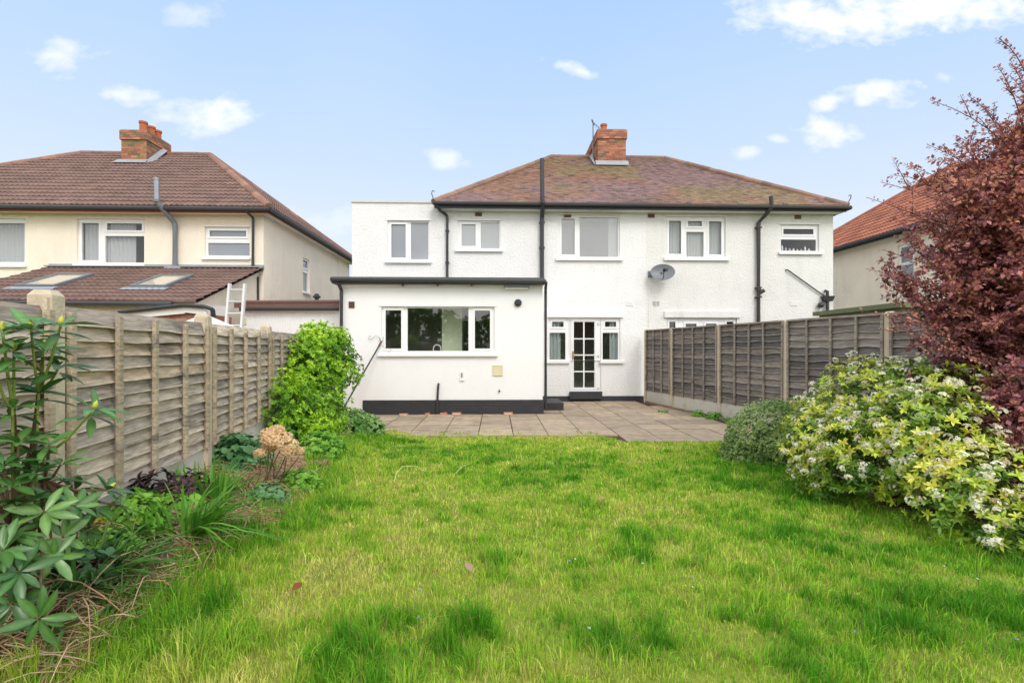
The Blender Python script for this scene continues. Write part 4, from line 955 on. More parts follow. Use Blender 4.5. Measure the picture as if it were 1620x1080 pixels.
# ================================================================== fences
def fence(name, label, p0, d, sgn, posts, pz0, pz1, gz0, ptop, nb_, cols, lipc, cap, postmat, capc, seed, wav=1.0):
    rr = random.Random(seed); ang = math.atan2(d[1], d[0]); root = thing(name, label, 'fence', p0, ang)
    for x in posts:
        mb = MB(); h_ = ptop+rr.uniform(-.01,.012); hw = .046
        mb.box(x-hw, x+hw, -.055, .055, gz0-.3-p0[2], h_-p0[2]-.03)
        t = h_-p0[2]; z0 = t-.03
        b = [mb.vert(p) for p in ((x-hw,-.055,z0+.0005),(x+hw,-.055,z0+.0005),(x+hw,.055,z0+.0005),(x-hw,.055,z0+.0005),(x-hw*.7,-.035,t),(x+hw*.7,-.035,t),(x+hw*.7,.035,t),(x-hw*.7,.035,t))]
        for q in ((4,5,6,7),(0,1,5,4),(1,2,6,5),(2,3,7,6),(3,0,4,7)): mb.f.append(tuple(b[k] for k in q))
        # the slot edge of a concrete post
        mb.box(x+hw+.0005, x+hw+.018, sgn*.022, sgn*.043, gz0-.3-p0[2], z0-.01); mb.box(x-hw-.018, x-hw-.0005, sgn*.022, sgn*.043, gz0-.3-p0[2], z0-.01)
        build('post', mb, M[postmat], root)
    for x0, x1 in zip(posts, posts[1:]):
        a, b = x0+.055, x1-.055; dz = rr.uniform(-.012,.012)
        mb = MB(); mb.box(a, b, -.022, .030, gz0-.25-p0[2], pz0-p0[2]-.006+dz); build('gravel_board', mb, M['pale_concrete'], root)
        mb = MB(); hb = (pz1-pz0-.03)/nb_; n = 22
        prev_rag = rr.random()*50
        for j in range(nb_):
            z0 = pz0+dz-p0[2]+j*hb; c0 = np.array(rr.choice(cols))*rr.uniform(.80,1.16)
            low = 1-j/nb_
            ph = rr.random()*60; am = wav*rr.uniform(.005,.017)*(0 if j == 0 else 1); w2 = rr.uniform(-.004,.004)
            X = np.linspace(a, b, n)
            rag = am*(2*fbm(X*2.2+ph, X*0+j, seed, 3)-1)*1.6 + am*.5*np.sin(X*7+ph)
            bow = .005*np.sin(X*3.1+ph)
            f1, f2, f3 = [], [], []
            for i, x in enumerate(X):
                cc = tuple(c0*rr.uniform(.93,1.07)); cl = tuple(np.array(lipc)*rr.uniform(.85,1.1))
                f1.append(mb.vert((x, sgn*(.044+bow[i]), z0+rag[i]), cc)); f2.append(mb.vert((x, sgn*(.006), z0+hb*1.25), cc)); f3.append(mb.vert((x, sgn*(.004), z0+rag[i]+.002), cl))
                if i == 0: pass
            # edge strip: worn arris a few millimetres tall
            f0 = [mb.vert((x, sgn*(.0448+bow[i]), z0+rag[i]+.007), tuple(np.array(lipc)*rr.uniform(.8,1.1))) for i, x in enumerate(X)]
            f0b = [mb.vert((x, sgn*(.0452+bow[i]), z0+rag[i]-.001), tuple(np.array(lipc)*rr.uniform(.8,1.1))) for i, x in enumerate(X)]
            for i in range(n-1):
                mb.f.append((f1[i], f1[i+1], f2[i+1], f2[i])); mb.f.append((f3[i], f3[i+1], f1[i+1], f1[i])); mb.f.append((f0b[i], f0b[i+1], f0[i+1], f0[i]))
        mb.poly([(a,-sgn*.014,pz0-p0[2]),(b,-sgn*.014,pz0-p0[2]),(b,-sgn*.014,pz1-p0[2]-.01),(a,-sgn*.014,pz1-p0[2]-.01)], tuple(np.array(cols[0])*.7))
        pn = build('panel', mb, M['attr_wood'], root, attr=True)
        nbat = max(2, round((b-a)/.46)); 
        for i in range(nbat+1):
            x = a+.02+(b-a-.04)*i/nbat + (rr.uniform(-.02,.02) if 0 < i < nbat else 0); lean = rr.uniform(-.008,.008)
            q = MB(); c = tuple(np.array(capc)*rr.uniform(.85,1.1)); q.box(x-.019, x+.019, sgn*.053, sgn*.078, pz0+dz-p0[2]+.004, pz1-p0[2]-.032, c)
            q.v = [(p[0]+lean*(p[2]), p[1], p[2]) for p in q.v]
            build('batten', q, M['attr_wood'], pn, attr=True)
        if cap:
            q = MB(); q.box(a, b, -sgn*.02, sgn*.082, pz1-p0[2]-.03, pz1-p0[2], tuple(np.array(capc)*1.0)); build('cap_rail', q, M['attr_wood'], pn, attr=True)
    return root
Lp = 1.905; ld = (-.198/1.0194, 1/1.0194)
fence('lap_fence', 'low pale grey lap panel fence with concrete posts behind the flower bed', (-2.38, 2.52, .40), ld, -1, [k*Lp for k in range(-1, 6)], .69, 1.80, .40, 1.872, 13,
      [s(190,175,157), s(200,185,165), s(176,164,150), s(194,174,149), s(168,156,144)], s(222,208,190), False, 'concrete', s(184,168,146), 11, .4)
rd = (-.235/1.0272, 1/1.0272); Rp = 1.93
p0 = (5.52+.235*1.88*2, 7.2-1.88*2, 0)
fence('lap_fence', 'dark weathered lap panel fence on pale gravel boards beside the patio', p0, rd, 1, [k*Rp for k in range(0, 6)]+[11.05], .37, 2.09, .03, 2.10, 14,
      [s(128,122,118), s(146,138,132), s(112,108,106), s(138,129,122), s(102,99,98)], s(196,186,174), True, 'concrete', s(158,148,138), 23, 1.15)
# timber edging at the foot of the right fence
mb = MB(); 
for (Ya, Yb) in ((9.6, 12.0), (12.05, 14.0)):
    A_ = Vector((fenceX(Ya)-.16, Ya, 0)); B_ = Vector((fenceX(Yb)-.13, Yb, 0)); t = (B_-A_).normalized(); n = Vector((-t.y, t.x, 0))*.02
    P = [A_-n, B_-n, B_+n, A_+n]; i = [mb.vert((p.x,p.y,.0), s(140,122,100)) for p in P]+[mb.vert((p.x,p.y,.075), s(150,130,106)) for p in P]
    for q in ((4,5,6,7),(0,1,5,4),(1,2,6,5),(2,3,7,6),(3,0,4,7)): mb.f.append(tuple(i[k] for k in q))
o = build('timber_edging', mb, M['attr_wood'], attr=True); tag(o, 'low timber edging board along the foot of the dark fence', 'edging')

# ================================================================== lawn
def px2g(x, y):
    """pixel on the rising ground"""
    lo, hi = .8, 12
    for _ in range(40):
        m_ = (lo+hi)/2; X = (x-810)/FOC*m_; z = CAMZ+(550-y)/FOC*m_
        if z > float(ground(X, m_)): lo = m_
        else: hi = m_
    return (x-810)/FOC*lo, lo
tufts = []
for (x,y,r,k) in ((1000,855,.16,1.9),(1015,890,.16,2.0),(1030,940,.14,1.8),(985,860,.13,1.7),(1000,1000,.16,1.7),(1040,1010,.15,1.6),(960,1020,.13,1.6),(770,860,.1,1.5),(775,895,.13,1.6),(915,920,.13,1.5),
                  (530,800,.22,2.2),(500,830,.2,1.9),(480,770,.25,1.9),(420,800,.2,2.0),(380,850,.2,2.1),(350,880,.18,2.2),(690,1030,.2,2.0),(740,1000,.16,1.7),(580,1030,.2,1.9),(300,970,.22,2.3),(240,1020,.2,2.4),(330,1040,.2,2.1),
                  (1240,845,.16,1.9),(1290,870,.17,1.8),(1370,895,.15,2.1),(1230,800,.2,1.6),(1180,770,.22,1.5),(1500,960,.25,2.0),(1560,960,.25,2.2),(1600,1000,.25,2.2),(1440,1000,.2,1.6),(620,1000,.2,1.7),(640,740,.25,1.4),(900,760,.15,1.6),(1020,765,.12,1.4),(640,700,.25,1.4),(840,705,.16,1.3),(1110,710,.16,1.3)):
    tufts.append((*px2g(x,y), r, k))
def make_grass():
    parts = []
    dens0 = 17000
    for (y0, y1) in ((.55,1.5),(1.5,2.1),(2.1,2.8),(2.8,3.6),(3.6,4.6),(4.6,5.8),(5.8,7.2),(7.2,9.35)):
        ym = (y0+y1)/2; den = dens0*min(1.0, (2.0/ym)**1.15)*(.25 if y1 <= 1.5 else 1)
        xa, xb = -2.7, 4.0
        n = int(den*(xb-xa)*(y1-y0)); X = rng.uniform(xa, xb, n); Y = rng.uniform(y0, y1, n)
        wob = (fbm(X*3, Y*3, 40)-.5)*.25
        m = lawn_mask(X+wob, Y+wob*.3, 0); X, Y = X[m], Y[m]
        # thin, mossy places
        f1 = fbm(X*1.1+5, Y*1.1, 61, 4); f2 = fbm(X*3.2, Y*3.2, 66, 3); f3 = fbm(X*.9+2, Y*.9, 71, 4)
        tf = np.zeros(len(X))
        for (tx, ty, tr, tk) in tufts:
            q = np.exp(-(((X-tx)/tr)**2+((Y-ty)/tr)**2)*1.5)*(.35+1.1*smooth(fbm(X*9+tx, Y*9, 77, 2), .35, .7)); tf = np.maximum(tf, q*tk*.62)
        eL_ = 1.25*smooth(.75-(X-lerp_tab(Y, LY, LX)), 0, .7)*smooth(8.4-Y, 0, 2); eR_ = smooth(.75-(lerp_tab(Y, RY, RX)-X), 0, .7)*smooth(8.2-Y, 0, 2)
        lush = smooth(f1, .54, .72)*.3 + smooth(f2, .55, .72)*.55 + smooth(fbm(X*7.5, Y*7.5, 68, 2), .56, .75)*.45 + np.maximum(eL_, eR_*.8)*.8 + tf
        keep = rng.uniform(0,1,len(X)) < np.clip(.62+.5*lush, .4, 1)
        X, Y, lush, f1, f2, f3, tf = X[keep], Y[keep], lush[keep], f1[keep], f2[keep], f3[keep], tf[keep]
        n = len(X); Z = ground(X, Y)
        h = (.022+.034*rng.uniform(0,1,n)**1.4)*(1+.95*np.clip(lush,0,2.0))*np.where(rng.uniform(0,1,n) < .02, 1.6, 1.0)
        h *= np.interp(Y, [0,7.5,9.3], [1,1,.75])
        cs_ = .105; ix, iy = np.floor(X/cs_), np.floor(Y/cs_); ox = (ix+.2+.6*_h(ix,iy,5))*cs_; oy = (iy+.2+.6*_h(ix,iy,6))*cs_
        vx, vy = X-ox, Y-oy; rr_ = np.hypot(vx, vy); cr, cq = _h(ix,iy,7), _h(ix,iy,8)
        h *= (1.25-.65*np.clip(rr_/.07,0,1))*(.6+.8*cr**1.5)
        wd = .0017*np.maximum(1.0, ym/2.1)*rng.uniform(.7,1.3,n)
        az = rng.uniform(0, 6.283, n); lean = np.abs(rng.normal(.45,.28,n)); flow = fbm(X*1.7, Y*1.7, 90)*9
        az = np.where(rng.uniform(0,1,n) < .55, np.arctan2(vy, vx)+rng.normal(0,.6,n), np.where(rng.uniform(0,1,n) < .4, flow+rng.normal(0,.5,n), az))
        dx, dy = np.cos(az), np.sin(az); sx, sy = -dy, dx
        # face the blade at random
        ra = rng.uniform(0,3.14,n); wx, wy = np.cos(ra), np.sin(ra)
        k1 = lean*.35; k2 = lean*1.05
        V = np.zeros((n,5,3))
        V[:,0] = np.stack([X-wx*wd, Y-wy*wd, Z-.008], 1); V[:,1] = np.stack([X+wx*wd, Y+wy*wd, Z-.008], 1)
        mx, my, mz = X+dx*k1*h, Y+dy*k1*h, Z+h*.62
        V[:,2] = np.stack([mx-wx*wd*.75, my-wy*wd*.75, mz], 1); V[:,3] = np.stack([mx+wx*wd*.75, my+wy*wd*.75, mz], 1)
        V[:,4] = np.stack([X+dx*k2*h, Y+dy*k2*h, Z+h*np.clip(1.02-.25*lean,.55,1)], 1)
        F = np.array([(0,1,3),(0,3,2),(2,3,4)])[None]+(np.arange(n)*5)[:,None,None]
        yel = np.clip(.66-.42*np.clip(lush,0,1.3)-.10*np.clip(tf,0,1)+ (f3-.5)*1.2 + (cq-.5)*.42 + rng.normal(0,.18,n), 0, 1)
        C = pick(GRASS, yel)*rng.uniform(.62,1.36,(n,1))
        st = rng.uniform(0,1,n) < .03+.09*yel
        C[st] = pick([s(170,150,96), s(196,176,120)], rng.uniform(0,1,st.sum()))
        parts.append((V.reshape(-1,3), F.reshape(-1,3), np.repeat(C, 5, 0)))
    return cat_np(parts)
GRASS = [s(88,156,34), s(134,192,50), s(178,212,70), s(208,220,96), s(230,224,138)]
V, F, C = make_grass()
o = build_np('lawn_grass', V, F, C, M['grass']); tag(o, 'uneven bright green lawn with darker tufts and yellowish patches', 'grass', kind='stuff')

# small things on the lawn
def leaf_thing(x, y, size, col, lab, rot):
    X, Y = px2g(x, y); T, TF = oval(.34, .12, .1)
    v, f, c = leaves(T, TF, np.zeros((1,3)), np.array([[math.cos(rot), math.sin(rot), .35]]), np.array([[.3,-.5,1.]]), np.array([size]), np.array([col]))
    o = build_np('fallen_leaf', v, f, c, M['petal']); o.location = (X, Y, float(ground(X, Y))+.045); tag(o, lab, 'leaf', 'dead leaves lying on the lawn')
leaf_thing(745, 917, .075, s(190,160,140), 'pale curled dead leaf lying in the middle of the lawn, the largest fallen leaf', 2.0)
leaf_thing(945, 799, .07, s(196,168,110), 'tan dead leaf lying on the far lawn', .3)
leaf_thing(462, 948, .06, s(150,96,60), 'rust brown dead leaf in the long grass beside the flower bed', 1.0)
def twig(pts, r, col, lab):
    P = []
    for x, y, dz in pts:
        X, Y = px2g(x, y); P.append((X, Y, float(ground(X, Y))+dz))
    mb = MB(); mb.tube([Vector(p)-Vector(P[0]) for p in P], r, r*.6, 5, col); o = build('dry_stalk', mb, M['straw'], attr=True); o.location = P[0]; tag(o, lab, 'stalk', 'dry stalks on the lawn')
twig([(624,768,.04),(627,757,.06),(637,750,.09),(655,749,.09),(674,753,.05)], .006, s(206,196,140), 'curved straw stalk arching over the far lawn, the longer of two')
twig([(721,754,.04),(730,748,.07),(741,743,.07)], .005, s(206,196,140), 'short straight straw stalk on the lawn beside the curved one')
# daisies and violets scattered in the turf
pts = []
for _ in range(700):
    X, Y = rng.uniform(-2.2,3.2), rng.uniform(1.9,8.8)
    if lawn_mask(np.array(X), np.array(Y), .1): pts.append((X,Y))
pts = np.array(pts)[:90]; n = len(pts); P = np.stack([pts[:,0], pts[:,1], ground(pts[:,0], pts[:,1])+.055], 1)
cl = np.where((np.arange(n) % 3 == 0)[:,None], np.array(s(236,236,228)), np.where((np.arange(n) % 3 == 1)[:,None], np.array(s(170,165,205)), np.array(s(226,206,60))))
T, TF = diamond(.32, .05, 0); v = rosettes(T, TF, P, np.tile([[0,-.2,1.]], (n,1)), 5, .009, cl, (1.1,1.5), 0, .1)
o = build_np('lawn_flowers', *v, M['petal']); tag(o, 'tiny white, violet and yellow flowers dotted through the lawn', 'flowers', kind='stuff')

# ================================================================== bed litter
def litter(name, regions, n, lrange, rad, pal, zoff, label, curl=.35):
    parts = []
    for (x0,x1,y0,y1,w_) in regions:
        for _ in range(int(n*w_)):
            X, Y = rng.uniform(x0,x1), rng.uniform(y0,y1)
            if X > lerp_tab(Y, LY, LX)+.10 or X < -2.38-.198*(Y-2.52)+.06: continue
            ln = rng.uniform(*lrange); a = rng.uniform(0,6.28); k = 6; b = rng.normal(0,curl)
            up_ = abs(rng.normal(0,.05))*ln*2.2
            t = np.linspace(0,1,k); an = a+b*t*2
            px_ = X+np.cumsum(np.cos(an))*ln/k; py_ = Y+np.cumsum(np.sin(an))*ln/k
            ok = -2.34-.198*(py_-2.52)+.04
            px_ = np.minimum(np.maximum(px_, ok), lerp_tab(py_, LY, LX)+.12+.1*rng.uniform())
            pz_ = ground(px_, py_)+zoff+up_*np.sin(t*math.pi)+rng.uniform(0,.03)
            pt = np.stack([px_,py_,pz_],1); r = rad*rng.uniform(.6,1.3)
            d = unit(np.gradient(pt, axis=0)); sd = unit(np.cross(d, [0,0,1.])); u_ = np.cross(sd, d)
            ring_ = [pt+sd*r, pt-sd*r*.5+u_*r*.87, pt-sd*r*.5-u_*r*.87]
            v = np.stack(ring_, 1).reshape(-1,3); f = []
            for i in range(k-1):
                for q in range(3): f.append((i*3+q, i*3+(q+1)%3, i*3+3+(q+1)%3)); f.append((i*3+q, i*3+3+(q+1)%3, i*3+3+q))
            c = np.tile(pick(pal, np.array([rng.uniform(0,1)]))*rng.uniform(.8,1.15), (len(v),1))
            parts.append((v, np.array(f), c))
    v, f, c = cat_np(parts); o = build_np(name, v, f, c, M['straw']); tag(o, label, 'dead stems', kind='stuff')
litter('dead_stems', [(-2.4,-1.5,1.3,2.5,.55),(-2.5,-1.6,2.5,3.6,.34),(-2.6,-1.7,3.6,4.8,.22)], 1100, (.15,.5), .0030, [s(196,170,132), s(174,142,106), s(150,118,90), s(206,186,150)], .02, 'tangle of tan dead stems lying over the flower bed')
litter('straw_litter', [(-2.3,-1.7,3.9,5.3,.6),(-2.75,-1.9,5.0,6.6,.3),(-2.5,-1.6,1.4,3.9,.6)], 1500, (.06,.22), .0032, [s(206,180,148), s(188,158,126), s(168,134,104)], .004, 'flat pale straw litter beside the dried hydrangea', .15)

# ================================================================== plants
gfun = lambda X, Y: ground(X, Y)
def shrub(name, label, cat, base, lumps, n, k, leaf, size, pal, spread=(.5,1.2), up=.25, m='leaf', inner=.35, group=None, nscale=1.6, stems=6, lo=.8, bark='bark', hi=1.04, tmpl=None, seed=0, jit=.15, part='foliage', gap=0.0, gsc=4.0):
    root = thing(name, label, cat, base, 0, group)
    T, TF = tmpl or leaf
    P, A = blob_points(lumps, n, lo, hi, zmin=lambda x, y: ground(x, y)+.01)
    if gap > 0:
        kp = fbm(P[:,0]*gsc+P[:,1]*gsc*.7+seed, P[:,2]*gsc-P[:,1]*gsc*.5, 51+seed, 3) > gap
        P, A = P[kp], A[kp]
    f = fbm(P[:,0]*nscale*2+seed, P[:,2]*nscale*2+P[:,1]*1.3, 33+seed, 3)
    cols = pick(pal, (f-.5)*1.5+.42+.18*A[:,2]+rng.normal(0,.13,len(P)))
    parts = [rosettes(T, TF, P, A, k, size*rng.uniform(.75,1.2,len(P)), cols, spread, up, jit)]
    ni = int(n*inner)
    if ni:
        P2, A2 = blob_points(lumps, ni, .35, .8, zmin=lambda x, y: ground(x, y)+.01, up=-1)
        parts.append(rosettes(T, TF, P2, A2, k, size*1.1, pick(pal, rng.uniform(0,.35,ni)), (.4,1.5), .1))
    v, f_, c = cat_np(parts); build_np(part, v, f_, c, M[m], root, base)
    mb = MB(); L_ = np.array(lumps)
    for i in range(stems):
        l = L_[i % len(L_)]; e_ = Vector(l[:3])+Vector((rng.uniform(-.5,.5)*l[3], rng.uniform(-.5,.5)*l[4], rng.uniform(.1,.6)*l[5])); b0 = Vector(base)+Vector((rng.uniform(-.08,.08), rng.uniform(-.08,.08), -.03))
        mid = b0.lerp(e_, .5)+Vector((rng.uniform(-.08,.08), rng.uniform(-.08,.08), .08)); mb.tube([b0, mid, e_], .014, .004, 6)
    build('stems', mb, M[bark], root, base)
    return root, P, A
LIME = [s(66,108,28), s(116,168,38), s(170,212,54), s(200,226,78)]
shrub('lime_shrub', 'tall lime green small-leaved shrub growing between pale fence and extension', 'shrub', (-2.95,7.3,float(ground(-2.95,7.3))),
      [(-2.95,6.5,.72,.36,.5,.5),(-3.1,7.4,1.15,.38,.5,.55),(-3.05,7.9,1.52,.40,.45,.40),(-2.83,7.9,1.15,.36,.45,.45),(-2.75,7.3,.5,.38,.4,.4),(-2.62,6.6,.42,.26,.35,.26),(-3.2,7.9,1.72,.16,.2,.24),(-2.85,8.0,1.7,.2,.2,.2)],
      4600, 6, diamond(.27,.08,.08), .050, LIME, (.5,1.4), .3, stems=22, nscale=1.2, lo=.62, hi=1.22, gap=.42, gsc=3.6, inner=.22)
shrub('variegated_shrub', 'low loose shrub with pale edged leaves on the corner of the patio', 'shrub', (-2.7,8.25,0), [(-2.78,8.25,.22,.5,.38,.34),(-2.45,8.3,.2,.28,.3,.24),(-2.98,8.1,.38,.25,.25,.22)],
      520, 6, oval(.24,.06,.2), .075, [s(72,122,54), s(108,156,74), s(152,186,112), s(196,214,150)], (.6,1.4), .3, stems=8)
HEBE = [s(104,134,72), s(134,162,94), s(160,184,114), s(186,202,140)]
shrub('hebe_shrub', 'dense grey-green dome of a shrub at the corner of the patio', 'shrub', (3.5,6.45,float(ground(3.5,6.45))), [(3.45,6.5,.25,.58,.58,.62),(3.8,6.35,.34,.5,.5,.6),(3.15,6.45,.12,.38,.38,.38),(3.55,6.1,.2,.45,.35,.45)],
      4600, 7, diamond(.26,.05,.02), .033, HEBE, (.35,1.2), .5, stems=10, nscale=2.5, inner=.4, lo=.85, hi=1.06)
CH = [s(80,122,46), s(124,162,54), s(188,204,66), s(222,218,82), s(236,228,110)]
choi_l = [(3.05,4.75,.60,.40,.5,.46),(3.5,4.8,1.0,.48,.5,.46),(2.98,4.2,.58,.38,.42,.42),(3.3,3.95,.75,.5,.5,.52),(3.2,3.42,.52,.44,.42,.42),(3.75,4.4,1.0,.45,.5,.46),(3.6,3.15,.32,.38,.36,.30),(3.15,2.98,.42,.26,.24,.22),(2.95,4.45,.42,.34,.35,.36)]
cb = (3.3,4.2,float(ground(3.3,4.2)))
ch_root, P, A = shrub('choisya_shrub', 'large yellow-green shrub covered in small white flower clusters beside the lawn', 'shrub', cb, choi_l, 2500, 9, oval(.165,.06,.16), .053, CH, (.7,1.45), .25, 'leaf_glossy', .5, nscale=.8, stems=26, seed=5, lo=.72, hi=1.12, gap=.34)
# flower clusters
sel = np.where((A[:,2] > -.15) & (rng.uniform(0,1,len(P)) < .30) & ((P[:,1] < 4.9) | (P[:,2] > .9)))[0]
T, TF = diamond(.42, .05, 0.0); fp, fa, fc = [], [], []
for i in sel:
    m_ = rng.integers(9, 22); q = unit(A[i]+np.array([0,0,.35])); d = unit(rng.normal(size=(m_,3))*.8+q)
    ctr = P[i]+q*.045; rad = rng.uniform(.022,.042)
    fp.append(ctr+d*rad*np.array([1,1,.7])); fa.append(d); fc.append(np.tile(np.array(s(252,249,232) if rng.uniform() > .16 else s(226,212,180))*rng.uniform(.92,1), (m_,1)))
fp, fa, fc = map(np.concatenate, (fp, fa, fc))
build_np('blossoms', *rosettes(T, TF, fp, fa, 5, .0135, fc, (.9,1.4), 0, .12), M['petal'], ch_root, cb)

# purple leaved tree
bb = np.array((4.75,4.55,float(ground(4.75,4.55))))
tr = thing('berberis_tree', 'tall purple-red small-leaved tree with arching branches', 'tree', tuple(bb))
def bez(a, b, c, n): t = np.linspace(0,1,n)[:,None]; return (1-t)**2*a+2*t*(1-t)*b+t*t*c
brm = MB(); LP, LD, LS, LC = [], [], [], []
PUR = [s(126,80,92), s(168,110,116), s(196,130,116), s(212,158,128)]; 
def leafy(path, r0, r1, per, size, tone, start=.0, green=.0):
    brm.tube([tuple(p) for p in path], r0, r1, 5)
    seg = np.linalg.norm(np.diff(path, axis=0), axis=1); tot = seg.sum(); n = int(tot*per*(1-start))
    if n < 1: return
    t = rng.uniform(start, 1, n)*(len(path)-1); i = np.minimum(t.astype(int), len(path)-2); fr = (t-i)[:,None]
    p = path[i]*(1-fr)+path[i+1]*fr; d = unit(path[i+1]-path[i])
    sd = unit(np.cross(d, rand_dirs(n))); LP.append(p+sd*.006); LD.append(sd*.85+d*.5+np.array([0,0,.1])); LS.append(size*rng.uniform(.6,1.2,n))
    c = pick(PUR, np.clip(tone+rng.normal(0,.22,n),0,1)); gsel = rng.uniform(0,1,n) < green; c[gsel] = np.array(s(92,86,44)); LC.append(c*rng.uniform(.75,1.3,(n,1)))
def at(x, y, Y): return np.array(((x-810)/FOC*Y, Y, CAMZ+(550-y)/FOC*Y))
whips = [(1580,60,4.3),(1577,104,4.3),(1471,158,4.25),(1466,228,4.25),(1512,214,4.4),(1393,288,4.2),(1370,312,4.2),(1370,425,4.2),(1362,490,4.1),(1392,520,4.0),(1556,168,4.5),(1440,262,4.35),(1420,330,4.2),(1410,455,4.1),(1395,395,4.3),(1530,150,4.6),(1605,110,4.5),(1480,545,3.95)]
for (x, y, Y) in whips:
    tip = at(x, y, Y); o0 = bb+np.array([rng.uniform(-.15,.15), rng.uniform(-.15,.15), .7+rng.uniform(0,.6)]); 
    c_ = np.array([4.95+rng.uniform(-.3,.2), Y+rng.uniform(-.1,.2), max(tip[2]-.45, 1.0)])
    path = bez(o0, c_, tip, 16); leafy(path, .013, .002, 95, .030, .5, .3)
    for q in range(rng.integers(5,9)):
        j = rng.integers(6, 15); st = path[j]; d = unit(path[min(j+1,15)]-path[j-1]); s2 = unit(d*.7+rand_dirs(1)[0]*.6+np.array([-.1,-.05,.15])); ln = rng.uniform(.12,.36)
        leafy(np.array([st, st+s2*ln*.5+np.array([0,0,.01]), st+s2*ln]), .004, .0015, 130, .028, .55)
el = [((3.95,3.6,.72),(.5,.36,.5)),((4.55,4.55,2.05),(1.15,.8,1.0)),((4.55,4.35,1.35),(1.05,.8,.85)),((4.15,4.05,.95),(.62,.5,.5)),((4.9,4.5,2.9),(.75,.7,.6)),((4.45,4.5,2.75),(.75,.6,.55)),((4.8,4.5,3.3),(.6,.5,.5))]
for kx in range(340):
    ctr, rad = el[rng.choice(7, p=[.13,.22,.18,.11,.09,.15,.12])]; ctr, rad = np.array(ctr), np.array(rad); d = rand_dirs(1)[0]; d[1] = -abs(d[1])*.9 if rng.uniform() < .72 else d[1]; d = unit(d)
    if rng.uniform() < .7: d[0] = -abs(d[0])
    tip = ctr+rad*d*rng.uniform(.5,1.0); o0 = bb+np.array([rng.uniform(-.2,.2), rng.uniform(-.2,.2), rng.uniform(.0,.5)])
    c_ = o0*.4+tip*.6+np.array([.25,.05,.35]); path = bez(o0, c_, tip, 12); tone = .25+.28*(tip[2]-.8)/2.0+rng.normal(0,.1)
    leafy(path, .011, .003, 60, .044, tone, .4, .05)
    for q in range(rng.integers(12,18)):
        j = rng.integers(5, 12); st = path[j]; d2 = unit(path[j]-path[j-1]); s2 = unit(d2*.5+rand_dirs(1)[0]*.9+np.array([-.15,-.2,.05])); ln = rng.uniform(.14,.36)
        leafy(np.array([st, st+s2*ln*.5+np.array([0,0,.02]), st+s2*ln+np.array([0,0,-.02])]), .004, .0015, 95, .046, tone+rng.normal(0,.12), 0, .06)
T, TF = diamond(.32, .10, .08); LPc, LDc = np.concatenate(LP), np.concatenate(LD)
v = leaves(T, TF, LPc, LDc, rand_dirs(len(LPc))*.7+np.array([0,-.2,1.]), np.concatenate(LS), np.concatenate(LC))
build_np('foliage', *v, M['leaf'], tr, tuple(bb)); build('branches', brm, M['red_bark'], tr, tuple(bb))
print('berberis leaves', len(LPc))
mb = MB()
for i in range(7): mb.tube([tuple(bb+np.array([rng.uniform(-.2,.2),rng.uniform(-.2,.2),-.05])), tuple(bb+np.array([rng.uniform(-.3,.2),rng.uniform(-.2,.2),.9]))], .03, .018, 8)
build('trunk', mb, M['bark'], tr, tuple(bb))

# rhododendron in the left foreground
rb = np.array((-2.0,2.05,float(ground(-2.0,2.05)))); rh = thing('rhododendron_bush', 'rhododendron with long leathery leaf whorls and pale yellow buds', 'shrub', tuple(rb))
WH = [(96,515,2.05,1),(49,522,2.0,1),(22,556,2.0,1),(68,554,2.15,1),(4,525,1.95,1),(148,648,2.0,1),(61,622,2.1,0),(20,645,1.95,0),(95,578,2.15,0),(-8,590,1.9,0),
      (30,700,1.9,0),(78,705,2.0,0),(5,735,1.85,0),(55,748,1.92,0),(96,735,2.05,0),(40,795,1.9,0),(0,800,1.85,0),(80,790,2.0,0),(20,845,1.85,0),(60,835,1.95,0),(105,815,2.05,0),(12,890,1.8,0),(45,880,1.85,0),(137,838,2.1,0),(169,775,2.15,1),(118,775,2.2,0),(150,805,2.1,0),(62,978,1.72,0),(20,955,1.75,0),(-10,930,1.75,0),(-20,700,1.9,0),(-25,760,1.9,0),(-30,850,1.8,0),(100,850,1.95,0),(85,880,1.9,0),(118,800,2.0,0),(20,770,1.85,0),(70,810,1.9,0),(30,740,1.95,0),(100,760,2.1,0),(45,715,2.0,0),(60,690,2.05,0),(5,870,1.75,0),(30,905,1.75,0),(190,800,2.2,0)]
T, TF = oval(.15,.045,.14); rib = np.array([1.2,.88,1.45,.88,.88,1.45,.88,.9,1.3,.9,1.0]); parts = []; st = MB(); bud = MB()
RH = [s(54,96,46), s(70,114,54), s(98,138,70), s(136,168,100)]
nodes = {0: at(61,622,2.12), 1: at(22,655,2.0), 2: at(70,760,2.05), 3: at(20,830,1.9)}
